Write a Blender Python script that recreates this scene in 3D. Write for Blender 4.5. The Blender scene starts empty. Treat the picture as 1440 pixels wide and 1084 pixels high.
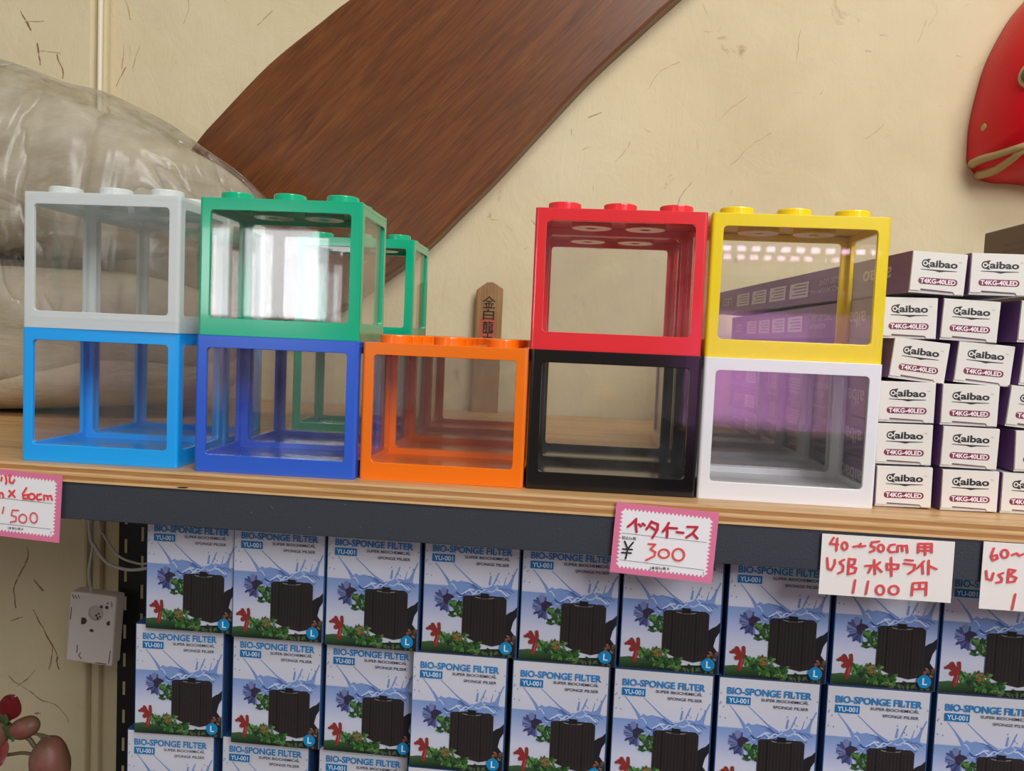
import bpy, bmesh, math, random
from mathutils import Vector, Matrix, noise
from mathutils.bvhtree import BVHTree

S = bpy.context.scene
COL = S.collection
PI = math.pi
W, H, D = 0.12, 0.0999, 0.08            # one display case: width, height, depth (metres)

# ------------------------------------------------------------------ camera
cam_d = bpy.data.cameras.new('camera')
cam = bpy.data.objects.new('camera', cam_d)
COL.objects.link(cam)
S.camera = cam
cam_d.sensor_fit = 'HORIZONTAL'
cam_d.sensor_width = 36.0
cam_d.lens = 36.0 * 1125.24 / 1440.0
cam_d.clip_start = 0.02


def cam_rot(yaw, pitch, roll):
    return Matrix.Rotation(yaw, 3, 'Z') @ Matrix.Rotation(pitch, 3, 'X') @ Matrix.Rotation(roll, 3, 'Y')


R_ = cam_rot(0.0723513, -0.0595949, -0.0426430)
cx, cf, cu = R_ @ Vector((1, 0, 0)), R_ @ Vector((0, 1, 0)), R_ @ Vector((0, 0, 1))
M_ = Matrix((cx, cu, -cf)).transposed().to_4x4()
M_.translation = Vector((0.411923, -0.567448, 0.107364))
cam.matrix_world = M_

# ------------------------------------------------------------------ world, light, exposure
S.view_settings.view_transform = 'Standard'
S.view_settings.look = 'None'
S.view_settings.exposure = 0.05
S.view_settings.gamma = 1.0
S.view_settings.use_curve_mapping = False
S.cycles.transparent_max_bounces = 48
S.cycles.max_bounces = 10

wd = bpy.data.worlds.new('world')
S.world = wd
wd.use_nodes = True
bg = wd.node_tree.nodes['Background']
bg.inputs[0].default_value = (1.0, 0.95, 0.87, 1)
bg.inputs[1].default_value = 0.31


def area_light(name, loc, aim, sx, sy, power, color):
    l = bpy.data.lights.new(name, 'AREA')
    l.shape = 'RECTANGLE'
    l.size, l.size_y = sx, sy
    l.energy = power
    l.color = color
    o = bpy.data.objects.new(name, l)
    COL.objects.link(o)
    o.location = loc
    o.rotation_euler = (Vector(aim) - Vector(loc)).to_track_quat('-Z', 'Y').to_euler()
    return o


# daylight from the left window behind the viewer; right one is an added fill light
area_light('daylight_window_left', (-1.05, -3.16, 0.36), (-1.05, 0, 0.36), 0.72, 0.46, 9.0, (0.93, 0.97, 1.0))
area_light('added_fill_right', (1.9, -3.16, 1.75), (0.9, 0, 0.6), 1.7, 1.5, 106, (0.96, 0.98, 1.0))
# added overhead fill light, unseen, in front of the shelf
area_light('added_overhead_fill', (1.05, -0.75, 1.70), (0.7, 0.0, 0.1), 1.2, 0.40, 18, (1.0, 0.98, 0.93))
# violet plant lamp under the hood of the aquarium that stands across the aisle
area_light('aquarium_lamp', (0.83, -1.10, 0.235), (0.83, -1.16, 0.0), 0.30, 0.10, 4.0, (0.80, 0.30, 1.0))


# ------------------------------------------------------------------ colour and material helpers
def lin(c):
    return tuple(((v / 255.0) / 12.92 if v / 255.0 <= 0.04045 else ((v / 255.0 + 0.055) / 1.055) ** 2.4) for v in c)


def rgba(c):
    return lin(c) + (1.0,)


def mat(name, col, rough=0.5, metal=0.0, spec=0.5, coat=0.0, sss=0.0):
    m = bpy.data.materials.new(name)
    m.use_nodes = True
    b = m.node_tree.nodes['Principled BSDF']
    b.inputs['Base Color'].default_value = rgba(col)
    b.inputs['Roughness'].default_value = rough
    b.inputs['Metallic'].default_value = metal
    b.inputs['Specular IOR Level'].default_value = spec
    b.inputs['Coat Weight'].default_value = coat
    b.inputs['Subsurface Weight'].default_value = sss
    b.inputs['Subsurface Scale'].default_value = 0.003
    return m


def nd(m, t, **kw):
    n = m.node_tree.nodes.new(t)
    for k, v in kw.items():
        setattr(n, k, v)
    return n


def ln(m, a, b):
    m.node_tree.links.new(a, b)


def math_n(m, op, a, b=None):
    n = nd(m, 'ShaderNodeMath', operation=op)
    for i, x in enumerate((a, b)):
        if x is None:
            continue
        if isinstance(x, (int, float)):
            n.inputs[i].default_value = x
        else:
            ln(m, x, n.inputs[i])
    return n.outputs[0]


def coords(m, scale=(1, 1, 1), rot=(0, 0, 0)):
    t = nd(m, 'ShaderNodeTexCoord')
    mp = nd(m, 'ShaderNodeMapping')
    mp.inputs['Scale'].default_value = scale
    mp.inputs['Rotation'].default_value = rot
    ln(m, t.outputs['Object'], mp.inputs['Vector'])
    return mp.outputs[0]


def noise_n(m, vec, scale, detail=4, rough=0.5, dist=0.0):
    n = nd(m, 'ShaderNodeTexNoise')
    n.inputs['Scale'].default_value = scale
    n.inputs['Detail'].default_value = detail
    n.inputs['Roughness'].default_value = rough
    n.inputs['Distortion'].default_value = dist
    ln(m, vec, n.inputs['Vector'])
    return n.outputs['Fac']


def ramp(m, fac, stops):
    r = nd(m, 'ShaderNodeValToRGB')
    e = r.color_ramp.elements
    while len(e) < len(stops):
        e.new(0.5)
    for el, (p, c) in zip(e, stops):
        el.position = p
        el.color = rgba(c) if len(c) == 3 else c
    ln(m, fac, r.inputs[0])
    return r.outputs[0]


def mixc(m, fac, a, b, mode='MIX'):
    n = nd(m, 'ShaderNodeMix', data_type='RGBA', blend_type=mode)
    if isinstance(fac, (int, float)):
        n.inputs[0].default_value = fac
    else:
        ln(m, fac, n.inputs[0])
    for i, x in ((6, a), (7, b)):
        if isinstance(x, tuple):
            n.inputs[i].default_value = rgba(x)
        else:
            ln(m, x, n.inputs[i])
    return n.outputs[2]


def bump(m, h, strength, dist):
    b = nd(m, 'ShaderNodeBump')
    b.inputs['Strength'].default_value = strength
    b.inputs['Distance'].default_value = dist
    ln(m, h, b.inputs['Height'])
    ln(m, b.outputs[0], m.node_tree.nodes['Principled BSDF'].inputs['Normal'])


def P(m, s):
    return m.node_tree.nodes['Principled BSDF'].inputs[s]


# plastered wall
m_wall = mat('plaster_wall', (222, 206, 168), 0.75, spec=0.3)
v = coords(m_wall)
n1 = noise_n(m_wall, v, 2.2, 5, 0.6)
base = ramp(m_wall, n1, [(0.30, (199, 182, 145)), (0.52, (211, 196, 160)), (0.75, (218, 206, 174))])
n2 = noise_n(m_wall, v, 14, 6, 0.65, 1.2)
marks = ramp(m_wall, n2, [(0.26, (150, 120, 84)), (0.335, (255, 255, 255))])
base = mixc(m_wall, 0.45, base, mixc(m_wall, 1.0, base, marks, 'MULTIPLY'))
vs = coords(m_wall, (1, 1, 0.35), (0, 0.5, 0))
n3 = noise_n(m_wall, vs, 30, 5, 0.7, 2.5)
scr = ramp(m_wall, n3, [(0.235, (120, 92, 60)), (0.275, (255, 255, 255))])
base = mixc(m_wall, 0.6, base, mixc(m_wall, 1.0, base, scr, 'MULTIPLY'))
ln(m_wall, base, P(m_wall, 'Base Color'))
n4 = noise_n(m_wall, v, 13, 6, 0.55, 0.8)
bump(m_wall, math_n(m_wall, 'ADD', n4, math_n(m_wall, 'MULTIPLY', n3, 0.4)), 0.30, 0.008)


def wood_mat(name, angle, cols, rough, scale=1.0, coat=0.0):
    m = mat(name, cols[1], rough, coat=coat)
    r = coords(m, (1, 1, 1), (0, angle, 0))
    mp = nd(m, 'ShaderNodeMapping')
    mp.inputs['Scale'].default_value = (1.6 * scale, 14 * scale, 14 * scale)
    ln(m, r, mp.inputs['Vector'])
    a = noise_n(m, mp.outputs[0], 3.0, 6, 0.62, 0.9)
    mp2 = nd(m, 'ShaderNodeMapping')
    mp2.inputs['Scale'].default_value = (4 * scale, 150 * scale, 150 * scale)
    ln(m, r, mp2.inputs['Vector'])
    b = noise_n(m, mp2.outputs[0], 2.0, 3, 0.6)
    c1 = ramp(m, a, [(0.28, cols[0]), (0.5, cols[1]), (0.72, cols[2])])
    c2 = ramp(m, b, [(0.3, (150, 140, 130)), (0.55, (255, 255, 255))])
    ln(m, mixc(m, 0.55, c1, mixc(m, 1.0, c1, c2, 'MULTIPLY')), P(m, 'Base Color'))
    bump(m, b, 0.12, 0.001)
    return m


m_beam = wood_mat('stained_timber', 0.80, [(90, 46, 15), (108, 58, 19), (122, 71, 25)], 0.36, 2.2, 0.1)
m_ply = wood_mat('plywood_top', 0.0, [(176, 132, 84), (200, 158, 106), (214, 176, 126)], 0.42, 1.0)
m_talis = wood_mat('talisman_wood', PI / 2, [(128, 92, 52), (150, 112, 68), (164, 126, 80)], 0.6, 1.4)

# plywood edge: layers across the thickness
m_edge = mat('plywood_edge', (205, 160, 100), 0.6)
v = coords(m_edge, (6, 6, 420))
a = noise_n(m_edge, v, 1.0, 2, 0.5)
tc = nd(m_edge, 'ShaderNodeTexCoord')
sp = nd(m_edge, 'ShaderNodeSeparateXYZ')
ln(m_edge, tc.outputs['Object'], sp.inputs[0])
zf = math_n(m_edge, 'MULTIPLY', sp.outputs[2], -1 / 0.0125)
zf = math_n(m_edge, 'ADD', zf, math_n(m_edge, 'MULTIPLY', math_n(m_edge, 'SUBTRACT', a, 0.5), 0.05))
lay = ramp(m_edge, zf, [(0.0, (214, 176, 124)), (0.13, (222, 186, 134)), (0.18, (176, 124, 70)), (0.38, (186, 134, 78)),
                        (0.43, (226, 190, 136)), (0.60, (206, 160, 104)), (0.64, (170, 118, 62)), (0.84, (182, 130, 72)),
                        (0.88, (222, 184, 132)), (1.0, (214, 172, 118))])
vg = coords(m_edge, (18, 18, 500))
g = noise_n(m_edge, vg, 1.0, 4, 0.7)
gc = ramp(m_edge, g, [(0.25, (140, 110, 80)), (0.5, (255, 255, 255))])
vk = coords(m_edge, (34, 34, 230))
k = noise_n(m_edge, vk, 1.0, 1, 0.4)
kc = ramp(m_edge, k, [(0.215, (34, 20, 12)), (0.24, (255, 255, 255))])
lay = mixc(m_edge, 0.6, lay, mixc(m_edge, 1.0, lay, gc, 'MULTIPLY'))
ln(m_edge, mixc(m_edge, 1.0, lay, kc, 'MULTIPLY'), P(m_edge, 'Base Color'))

# painted rack steel
m_steel = mat('black_painted_steel', (54, 58, 66), 0.42, spec=0.5)
v = coords(m_steel)
a = noise_n(m_steel, v, 900, 3, 0.6)
s1 = noise_n(m_steel, v, 170, 3, 0.75, 1.0)
sc = ramp(m_steel, s1, [(0.70, (54, 58, 66)), (0.76, (150, 150, 150))])
ln(m_steel, sc, P(m_steel, 'Base Color'))
bump(m_steel, a, 0.35, 0.0006)
m_slot = mat('black_post_steel', (16, 15, 17), 0.55)
m_floor = mat('dark_floor', (58, 50, 46), 0.7)
m_frame = mat('window_frame_paint', (90, 70, 52), 0.5)
m_farwall = mat('room_wall_paint', (224, 212, 194), 0.8)
m_glasspane = None


def plastic(name, c, rough=0.22, sss=0.0, coat=0.3):
    return mat(name, c, rough, spec=0.5, coat=coat, sss=sss)


def translucent(name, c, opac):
    m = mat(name, c, 0.25)
    nt = m.node_tree
    out = nt.nodes['Material Output']
    tr = nd(m, 'ShaderNodeBsdfTransparent')
    tr.inputs[0].default_value = (0.92, 0.95, 0.96, 1)
    mx = nd(m, 'ShaderNodeMixShader')
    mx.inputs[0].default_value = opac
    ln(m, tr.outputs[0], mx.inputs[1])
    ln(m, nt.nodes['Principled BSDF'].outputs[0], mx.inputs[2])
    ln(m, mx.outputs[0], out.inputs[0])
    return m


def clear_sheet(name, tint, f0, rough, haze, haze_col, wrinkle=None, gloss_gain=1.0):
    """thin clear plastic: straight-through transparency with a mirror film and a little dust"""
    m = bpy.data.materials.new(name)
    m.use_nodes = True
    nt = m.node_tree
    nt.nodes.remove(nt.nodes['Principled BSDF'])
    out = nt.nodes['Material Output']
    tr = nd(m, 'ShaderNodeBsdfTransparent')
    tr.inputs[0].default_value = tint + (1,)
    gl = nd(m, 'ShaderNodeBsdfGlossy')
    gl.inputs['Roughness'].default_value = rough
    df = nd(m, 'ShaderNodeBsdfDiffuse')
    df.inputs[0].default_value = rgba(haze_col)
    lw = nd(m, 'ShaderNodeLayerWeight')
    lw.inputs[0].default_value = 0.5
    p5 = math_n(m, 'POWER', lw.outputs['Facing'], 5.0)
    fac = math_n(m, 'ADD', math_n(m, 'MULTIPLY', p5, (1 - f0) * 0.9), f0)
    v = coords(m)
    hz = noise_n(m, v, 22, 5, 0.6, 0.6)
    hf = math_n(m, 'MULTIPLY', ramp(m, hz, [(0.35, (0, 0, 0, 1)), (0.7, (1, 1, 1, 1))]), haze)
    if wrinkle:
        b = nd(m, 'ShaderNodeBump')
        b.inputs['Strength'].default_value = wrinkle[0]
        b.inputs['Distance'].default_value = wrinkle[1]
        w = noise_n(m, coords(m, (1.0, 1.0, 0.16), (0, -0.8, 0)), wrinkle[2], 3, 0.45, 0.5)
        rid = math_n(m, 'POWER', math_n(m, 'ABSOLUTE', math_n(m, 'SUBTRACT', w, 0.5)), 0.5)
        ln(m, rid, b.inputs['Height'])
        ln(m, b.outputs[0], gl.inputs['Normal'])
        ln(m, b.outputs[0], df.inputs['Normal'])
    m1 = nd(m, 'ShaderNodeMixShader')
    ln(m, hf, m1.inputs[0])
    ln(m, tr.outputs[0], m1.inputs[1])
    ln(m, df.outputs[0], m1.inputs[2])
    m2 = nd(m, 'ShaderNodeMixShader')
    ln(m, fac, m2.inputs[0])
    ln(m, m1.outputs[0], m2.inputs[1])
    ln(m, gl.outputs[0], m2.inputs[2])
    ln(m, m2.outputs[0], out.inputs[0])
    return m


m_pane = clear_sheet('clear_acrylic', (0.995, 0.995, 0.995), 0.037, 0.03, 0.025, (210, 210, 215))
m_film = clear_sheet('clear_plastic_film', (0.90, 0.90, 0.89), 0.03, 0.26, 0.40, (206, 200, 184), (0.8, 0.03, 13.0))

# printed ink: colours of artwork stored on the mesh
m_ink = mat('printed_ink', (255, 255, 255), 0.42)
at = nd(m_ink, 'ShaderNodeAttribute', attribute_name='col')
ln(m_ink, at.outputs['Color'], P(m_ink, 'Base Color'))
m_gloss_ink = mat('glossy_printed_ink', (255, 255, 255), 0.28)
at = nd(m_gloss_ink, 'ShaderNodeAttribute', attribute_name='col')
ln(m_gloss_ink, at.outputs['Color'], P(m_gloss_ink, 'Base Color'))
m_white = mat('white_card', (226, 222, 214), 0.55)
m_purple = mat('purple_card', (134, 96, 150), 0.42)
m_blue = mat('blue_card', (44, 80, 128), 0.4)
m_brown = mat('brown_cardboard', (128, 108, 84), 0.8)


# ------------------------------------------------------------------ mesh builder
class MB:
    def __init__(self):
        self.v, self.f, self.c, self.m = [], [], [], []

    def poly(self, pts, col=(255, 255, 255), m=0):
        i = len(self.v)
        self.v += [tuple(p) for p in pts]
        self.f.append(tuple(range(i, i + len(pts))))
        if isinstance(col[0], (tuple, list)):
            self.c.append([lin(q) for q in col])
        else:
            self.c.append([lin(col)] * len(pts))
        self.m.append(m)

    def idx(self, verts, faces, col=(255, 255, 255), m=0):
        i = len(self.v)
        self.v += [tuple(p) for p in verts]
        lc = lin(col)
        for f in faces:
            self.f.append(tuple(i + q for q in f))
            self.c.append([lc] * len(f))
            self.m.append(m)

    def box(self, x0, x1, y0, y1, z0, z1, col=(255, 255, 255), m=0):
        vs = [(x0, y0, z0), (x1, y0, z0), (x1, y1, z0), (x0, y1, z0), (x0, y0, z1), (x1, y0, z1), (x1, y1, z1), (x0, y1, z1)]
        self.idx(vs, [(0, 3, 2, 1), (4, 5, 6, 7), (0, 1, 5, 4), (1, 2, 6, 5), (2, 3, 7, 6), (3, 0, 4, 7)], col, m)

    def prism_y(self, pts, y0, y1, col=(255, 255, 255), m=0):
        n = len(pts)
        vs = [(x, y0, z) for x, z in pts] + [(x, y1, z) for x, z in pts]
        self.idx(vs, [tuple(range(n)), tuple(range(2 * n - 1, n - 1, -1))] + [(i, i + n, (i + 1) % n + n, (i + 1) % n) for i in range(n)], col, m)

    def tube(self, pts, r, n=10, col=(255, 255, 255), m=0, caps=True):
        pts = [Vector(p) for p in pts]
        rs = r if isinstance(r, (list, tuple)) else [r] * len(pts)
        vs, fs = [], []
        up = Vector((0.13, 0.31, 0.94))
        for i, p in enumerate(pts):
            t = (pts[min(i + 1, len(pts) - 1)] - pts[max(i - 1, 0)]).normalized()
            a = t.cross(up)
            if a.length < 1e-4:
                a = t.cross(Vector((1, 0, 0)))
            a.normalize()
            b = t.cross(a)
            up = a.cross(t)
            for k in range(n):
                q = 2 * PI * k / n
                vs.append(p + a * math.cos(q) * rs[i] + b * math.sin(q) * rs[i])
        for i in range(len(pts) - 1):
            for k in range(n):
                fs.append((i * n + k, i * n + (k + 1) % n, (i + 1) * n + (k + 1) % n, (i + 1) * n + k))
        if caps:
            fs.append(tuple(range(n - 1, -1, -1)))
            fs.append(tuple((len(pts) - 1) * n + k for k in range(n)))
        self.idx(vs, fs, col, m)

    def lathe_z(self, prof, n=32, cx=0, cy=0, col=(255, 255, 255), m=0):
        vs = [(cx + r * math.cos(2 * PI * k / n), cy + r * math.sin(2 * PI * k / n), z) for r, z in prof for k in range(n)]
        fs = []
        for i in range(len(prof) - 1):
            for k in range(n):
                fs.append((i * n + k, i * n + (k + 1) % n, (i + 1) * n + (k + 1) % n, (i + 1) * n + k))
        if prof[0][0] > 1e-6:
            fs.append(tuple(range(n - 1, -1, -1)))
        if prof[-1][0] > 1e-6:
            fs.append(tuple((len(prof) - 1) * n + k for k in range(n)))
        self.idx(vs, fs, col, m)

    def mesh(self, name, mats, smooth=False):
        me = bpy.data.meshes.new(name)
        me.from_pydata(self.v, [], self.f)
        for x in mats:
            me.materials.append(x)
        me.polygons.foreach_set('material_index', self.m)
        ca = me.color_attributes.new('col', 'FLOAT_COLOR', 'CORNER')
        flat = []
        for cc in self.c:
            for q in cc:
                flat += [q[0], q[1], q[2], 1.0]
        ca.data.foreach_set('color', flat)
        if smooth:
            me.polygons.foreach_set('use_smooth', [True] * len(me.polygons))
        me.update()
        return me

    def build(self, name, mats, parent=None, smooth=False, bevel=None, seg=2):
        if not isinstance(mats, (list, tuple)):
            mats = [mats]
        o = bpy.data.objects.new(name, self.mesh(name, mats, smooth))
        COL.objects.link(o)
        if parent is not None:
            o.parent = parent
        if bevel:
            b = o.modifiers.new('bevel', 'BEVEL')
            b.width = bevel
            b.segments = seg
            b.limit_method = 'ANGLE'
            b.angle_limit = math.radians(40)
        return o


def thing(name, label, cat, loc=(0, 0, 0), rz=0.0, group=None, ry=0.0, rx=0.0):
    o = bpy.data.objects.new(name, None)
    COL.objects.link(o)
    o.empty_display_size = 0.02
    o.location = loc
    o.rotation_euler = (rx, ry, rz)
    o['label'] = label
    o['category'] = cat
    if group:
        o['group'] = group
    return o


def tag(o, label, cat, group=None):
    o['label'] = label
    o['category'] = cat
    if group:
        o['group'] = group
    return o


def structure(o):
    o['kind'] = 'structure'
    return o


def link_mesh(name, me, parent):
    o = bpy.data.objects.new(name, me)
    COL.objects.link(o)
    o.parent = parent
    return o


def dup(root, loc, rz=0.0, label=None, ry=0.0, rx=0.0):
    r = root.copy()
    COL.objects.link(r)
    r.location = loc
    r.rotation_euler = (rx, ry, rz)
    if label:
        r['label'] = label
    for ch in list(root.children):
        c = ch.copy()
        COL.objects.link(c)
        c.parent = r
        for g_ in list(ch.children):
            d = g_.copy()
            COL.objects.link(d)
            d.parent = c
    return r


# ------------------------------------------------------------------ flat printed artwork
_text_cache = {}


def text2d(s, bold=0.0):
    key = (s, bold)
    if key in _text_cache:
        return _text_cache[key]
    cu_ = bpy.data.curves.new('lettering', 'FONT')
    cu_.body = s
    cu_.size = 1.0
    cu_.resolution_u = 3
    cu_.offset = bold
    cu_.fill_mode = 'FRONT'
    o = bpy.data.objects.new('lettering', cu_)
    COL.objects.link(o)
    bpy.context.view_layer.update()
    dg = bpy.context.evaluated_depsgraph_get()
    me = bpy.data.meshes.new_from_object(o.evaluated_get(dg))
    vs = [(p.co.x, p.co.y) for p in me.vertices]
    fs = [tuple(p.vertices) for p in me.polygons]
    bpy.data.objects.remove(o)
    bpy.data.curves.remove(cu_)
    bpy.data.meshes.remove(me)
    _text_cache[key] = (vs, fs)
    return vs, fs


class Art(MB):
    """2-D drawing on a face: fn(a, b, layer) gives the 3-D point"""

    def __init__(self, fn):
        super().__init__()
        self.base_fn = fn
        self.k = 0

    def fn(self, a, b, layer):
        return self.base_fn(a, b, layer + self.k * 0.0125)      # every stroke lies a micron above the one before

    def p(self, pts, layer, col):
        self.k += 1
        self.poly([self.fn(a, b, layer) for a, b in pts], col)

    def ellipse(self, cx, cy, rx, ry, layer, col, n=24, a0=0.0):
        self.p([(cx + rx * math.cos(a0 + 2 * PI * k / n), cy + ry * math.sin(a0 + 2 * PI * k / n)) for k in range(n)], layer, col)

    def ring(self, cx, cy, rx, ry, w, layer, col, n=28, a0=0.0, a1=2 * PI):
        pts = [(cx + rx * math.cos(a0 + (a1 - a0) * k / n), cy + ry * math.sin(a0 + (a1 - a0) * k / n)) for k in range(n + 1)]
        self.stroke(pts, w, layer, col)

    def stroke(self, pts, w, layer, col):
        r = w / 2
        for (x0, y0), (x1, y1) in zip(pts[:-1], pts[1:]):
            a = math.atan2(y1 - y0, x1 - x0)
            q = []
            for k in range(7):
                t = a + PI / 2 + PI * k / 6
                q.append((x0 + r * math.cos(t), y0 + r * math.sin(t)))
            for k in range(7):
                t = a - PI / 2 + PI * k / 6
                q.append((x1 + r * math.cos(t), y1 + r * math.sin(t)))
            self.p(q, layer, col)

    def text(self, s, quad, layer, col, bold=0.0):
        """fit the lettering into the box with corners quad = bottom-left, bottom-right, top-left"""
        vs, fs = text2d(s, bold)
        if not vs:
            return
        x0 = min(a for a, b in vs); x1 = max(a for a, b in vs)
        y0 = min(b for a, b in vs); y1 = max(b for a, b in vs)
        (ox, oy), (rx, ry), (ux, uy) = quad
        out = []
        self.k += 1
        for a, b in vs:
            s_, t_ = (a - x0) / (x1 - x0), (b - y0) / max(1e-6, y1 - y0)
            out.append(self.fn(ox + (rx - ox) * s_ + (ux - ox) * t_, oy + (ry - oy) * s_ + (uy - oy) * t_, layer))
        self.idx(out, fs, col)


EPS = 0.00008

# ------------------------------------------------------------------ the room
WALL_Y = 0.58
b = MB()
b.box(-1.3, 2.3, WALL_Y, WALL_Y + 0.08, -0.95, 1.5)
structure(b.build('wall_back', m_wall))
b = MB()
b.box(-1.3, -0.292, 0.556, WALL_Y, -0.95, 1.5)
structure(b.build('trim_1', m_wall, bevel=0.004))
b = MB()
b.box(-0.292, -0.279, 0.568, WALL_Y, -0.95, 1.5)
structure(b.build('trim_2', m_wall, bevel=0.003))
b = MB()
b.tube([(-0.2850, 0.5625, -0.10), (-0.2845, 0.5625, 0.3), (-0.285, 0.5625, 1.2)], 0.0036, 10, (224, 214, 190))
structure(b.build('trim_3', m_ink, smooth=True))
b = MB()
b.box(-2.6, 3.6, -3.3, 0.66, -1.0, -0.95)
structure(b.build('floor', m_floor))
# wall behind the viewer: left window, and an opening added for the right fill
b = MB()
yw0, yw1 = -3.30, -3.20
for x0, x1, z0, z1 in [(-2.6, -1.42, -.95, 2.7), (-0.68, 1.25, -.95, 2.7), (2.95, 3.6, -.95, 2.7), (-1.42, -0.68, -.95, 0.12), (-1.42, -0.68, 0.60, 2.7), (1.25, 2.95, -.95, 1.0), (1.25, 2.95, 2.5, 2.7)]:
    b.box(x0, x1, yw0, yw1, z0, z1)
structure(b.build('wall_front', m_farwall))
for n_, (x0, x1, z0, z1) in enumerate([(-1.42, -0.68, 0.12, 0.60), (1.25, 2.95, 1.0, 2.5)]):
    b = MB()
    t = 0.035
    b.box(x0, x0 + t, -3.15, -3.11, z0, z1); b.box(x1 - t, x1, -3.15, -3.11, z0, z1)
    b.box(x0, x1, -3.15, -3.11, z0, z0 + t); b.box(x0, x1, -3.15, -3.11, z1 - t, z1)
    xm = x0 + (x1 - x0) * 0.42
    b.box(xm - 0.03, xm + 0.03, -3.15, -3.11, z0, z1)
    structure(b.build('window_%d' % (n_ + 1), m_frame))  # the second, right frame is added around the fill light

# lit aquarium across the aisle, behind the viewer: it is what mirrors in the yellow and white cases
aq = thing('aquarium', 'violet lit aquarium on a dark cabinet across the aisle, seen only as a reflection', 'aquarium', (0.83, -1.18, -0.95))
b = MB(); b.box(-0.22, 0.22, -0.14, 0.12, 0.0, 0.885)
b.build('cabinet', m_floor, aq)
b = MB(); b.box(-0.20, 0.20, -0.13, -0.12, 0.89, 1.19); b.box(-0.20, -0.195, -0.12, 0.11, 0.89, 1.19); b.box(0.195, 0.20, -0.12, 0.11, 0.89, 1.19); b.box(-0.20, 0.20, -0.13, 0.11, 0.885, 0.895)
b.build('tank', m_white, aq)
b = MB(); b.box(-0.21, 0.21, -0.14, 0.125, 1.19, 1.20); b.box(-0.21, 0.21, 0.115, 0.125, 1.13, 1.19)
b.build('hood', m_slot, aq)
m_led = bpy.data.materials.new('led_emitter')
m_led.use_nodes = True
m_led.node_tree.nodes['Principled BSDF'].inputs['Emission Color'].default_value = (1.0, 0.62, 0.9, 1)
m_led.node_tree.nodes['Principled BSDF'].inputs['Emission Strength'].default_value = 13.0
b = MB(); b.box(-0.17, 0.22, 0.126, 0.150, 1.235, 1.262)
bar = b.build('lamp_bar', m_slot, aq)
b = MB()
for i in range(13):
    b.box(-0.155 + i * 0.028, -0.140 + i * 0.028, 0.150, 0.152, 1.245, 1.254)
b.build('led', m_led, bar)
b = MB(); b.box(-0.01, 0.01, 0.126, 0.14, 1.20, 1.236); b.build('bracket', m_slot, bar)

# curved timber brace against the wall
Lb = [(0.62, 0.90), (0.35, 0.735), (0.20, 0.645), (0.0845, 0.5666), (0.04, 0.5321), (-0.03, 0.4754), (-0.1007, 0.4019), (-0.128, 0.3715), (-0.16, 0.325), (-0.175, 0.28)]
Rb = [(0.02, 0.10), (0.08, 0.135), (0.135, 0.175), (0.175, 0.205), (0.2119, 0.237), (0.2409, 0.2676), (0.2984, 0.3282), (0.3549, 0.3928), (0.4199, 0.4662), (0.4843, 0.5289), (0.5297, 0.5718), (0.66, 0.69), (0.86, 0.86)]


def smooth_line(pts, n=6):
    out = []
    for i in range(len(pts) - 1):
        p0, p1, p2, p3 = pts[max(i - 1, 0)], pts[i], pts[i + 1], pts[min(i + 2, len(pts) - 1)]
        for k in range(n):
            t = k / n
            out.append(tuple(0.5 * (2 * p1[j] + (p2[j] - p0[j]) * t + (2 * p0[j] - 5 * p1[j] + 4 * p2[j] - p3[j]) * t * t + (3 * p1[j] - p0[j] - 3 * p2[j] + p3[j]) * t ** 3) for j in range(len(p1))))
    out.append(pts[-1])
    return out


b = MB()
b.prism_y(smooth_line(Lb, 5) + smooth_line(Rb, 5), 0.548, WALL_Y + 0.01)
structure(b.build('trim_4', m_beam, bevel=0.004))

# scratches and hairline cracks in the plaster
random.seed(5)
b = Art(lambda x, z, l: (x, WALL_Y - 0.0003 - l * EPS, z))


def scratch(x, z, ang, length, w, col):
    pts = [(x, z)]
    n = max(2, int(length / 0.006))
    for i in range(n):
        ang += random.uniform(-0.4, 0.4) if length > 0.03 else random.uniform(-0.2, 0.2)
        pts.append((pts[-1][0] + math.cos(ang) * length / n, pts[-1][1] + math.sin(ang) * length / n))
    for i in range(n):
        b.stroke(pts[i:i + 2], w * random.uniform(0.25, 0.9), 0, col)


for x, z, a_, l_, w_ in [(-0.25, 0.545, 1.9, 0.03, 0.0022), (-0.26, 0.51, -1.2, 0.035, 0.0016), (-0.245, 0.47, 1.4, 0.04, 0.0012), (-0.17, 0.54, 1.15, 0.05, 0.0014),
                         (-0.27, 0.45, 1.35, 0.03, 0.0018), (0.02, 0.50, 1.0, 0.03, 0.001), (-0.06, 0.54, 0.5, 0.03, 0.0012), (0.50, 0.46, 0.9, 0.06, 0.0010), (0.62, 0.36, 0.85, 0.07, 0.0010),
                         (0.70, 0.50, 1.1, 0.045, 0.0012), (0.60, 0.42, 0.8, 0.05, 0.001), (0.55, 0.30, 1.2, 0.04, 0.0012), (0.86, 0.53, 1.05, 0.03, 0.0014), (0.80, 0.40, 0.4, 0.03, 0.001),
                         (0.46, 0.36, 0.9, 0.035, 0.001), (0.66, 0.28, 0.7, 0.03, 0.0018), (0.78, 0.27, 1.3, 0.025, 0.0018), (0.36, 0.26, 2.1, 0.02, 0.0014), (0.42, 0.42, 0.4, 0.02, 0.0014)]:
    scratch(x, z, a_, l_, w_, random.choice([(172, 142, 98), (156, 126, 84), (184, 156, 112)]))
for i in range(90):
    scratch(random.uniform(-0.25, 0.95), random.uniform(0.22, 0.58), random.uniform(0, PI), random.uniform(0.003, 0.016), random.uniform(0.0005, 0.0012), random.choice([(190, 164, 120), (198, 174, 132), (174, 146, 104)]))
wall = bpy.data.objects['wall_back']
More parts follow.
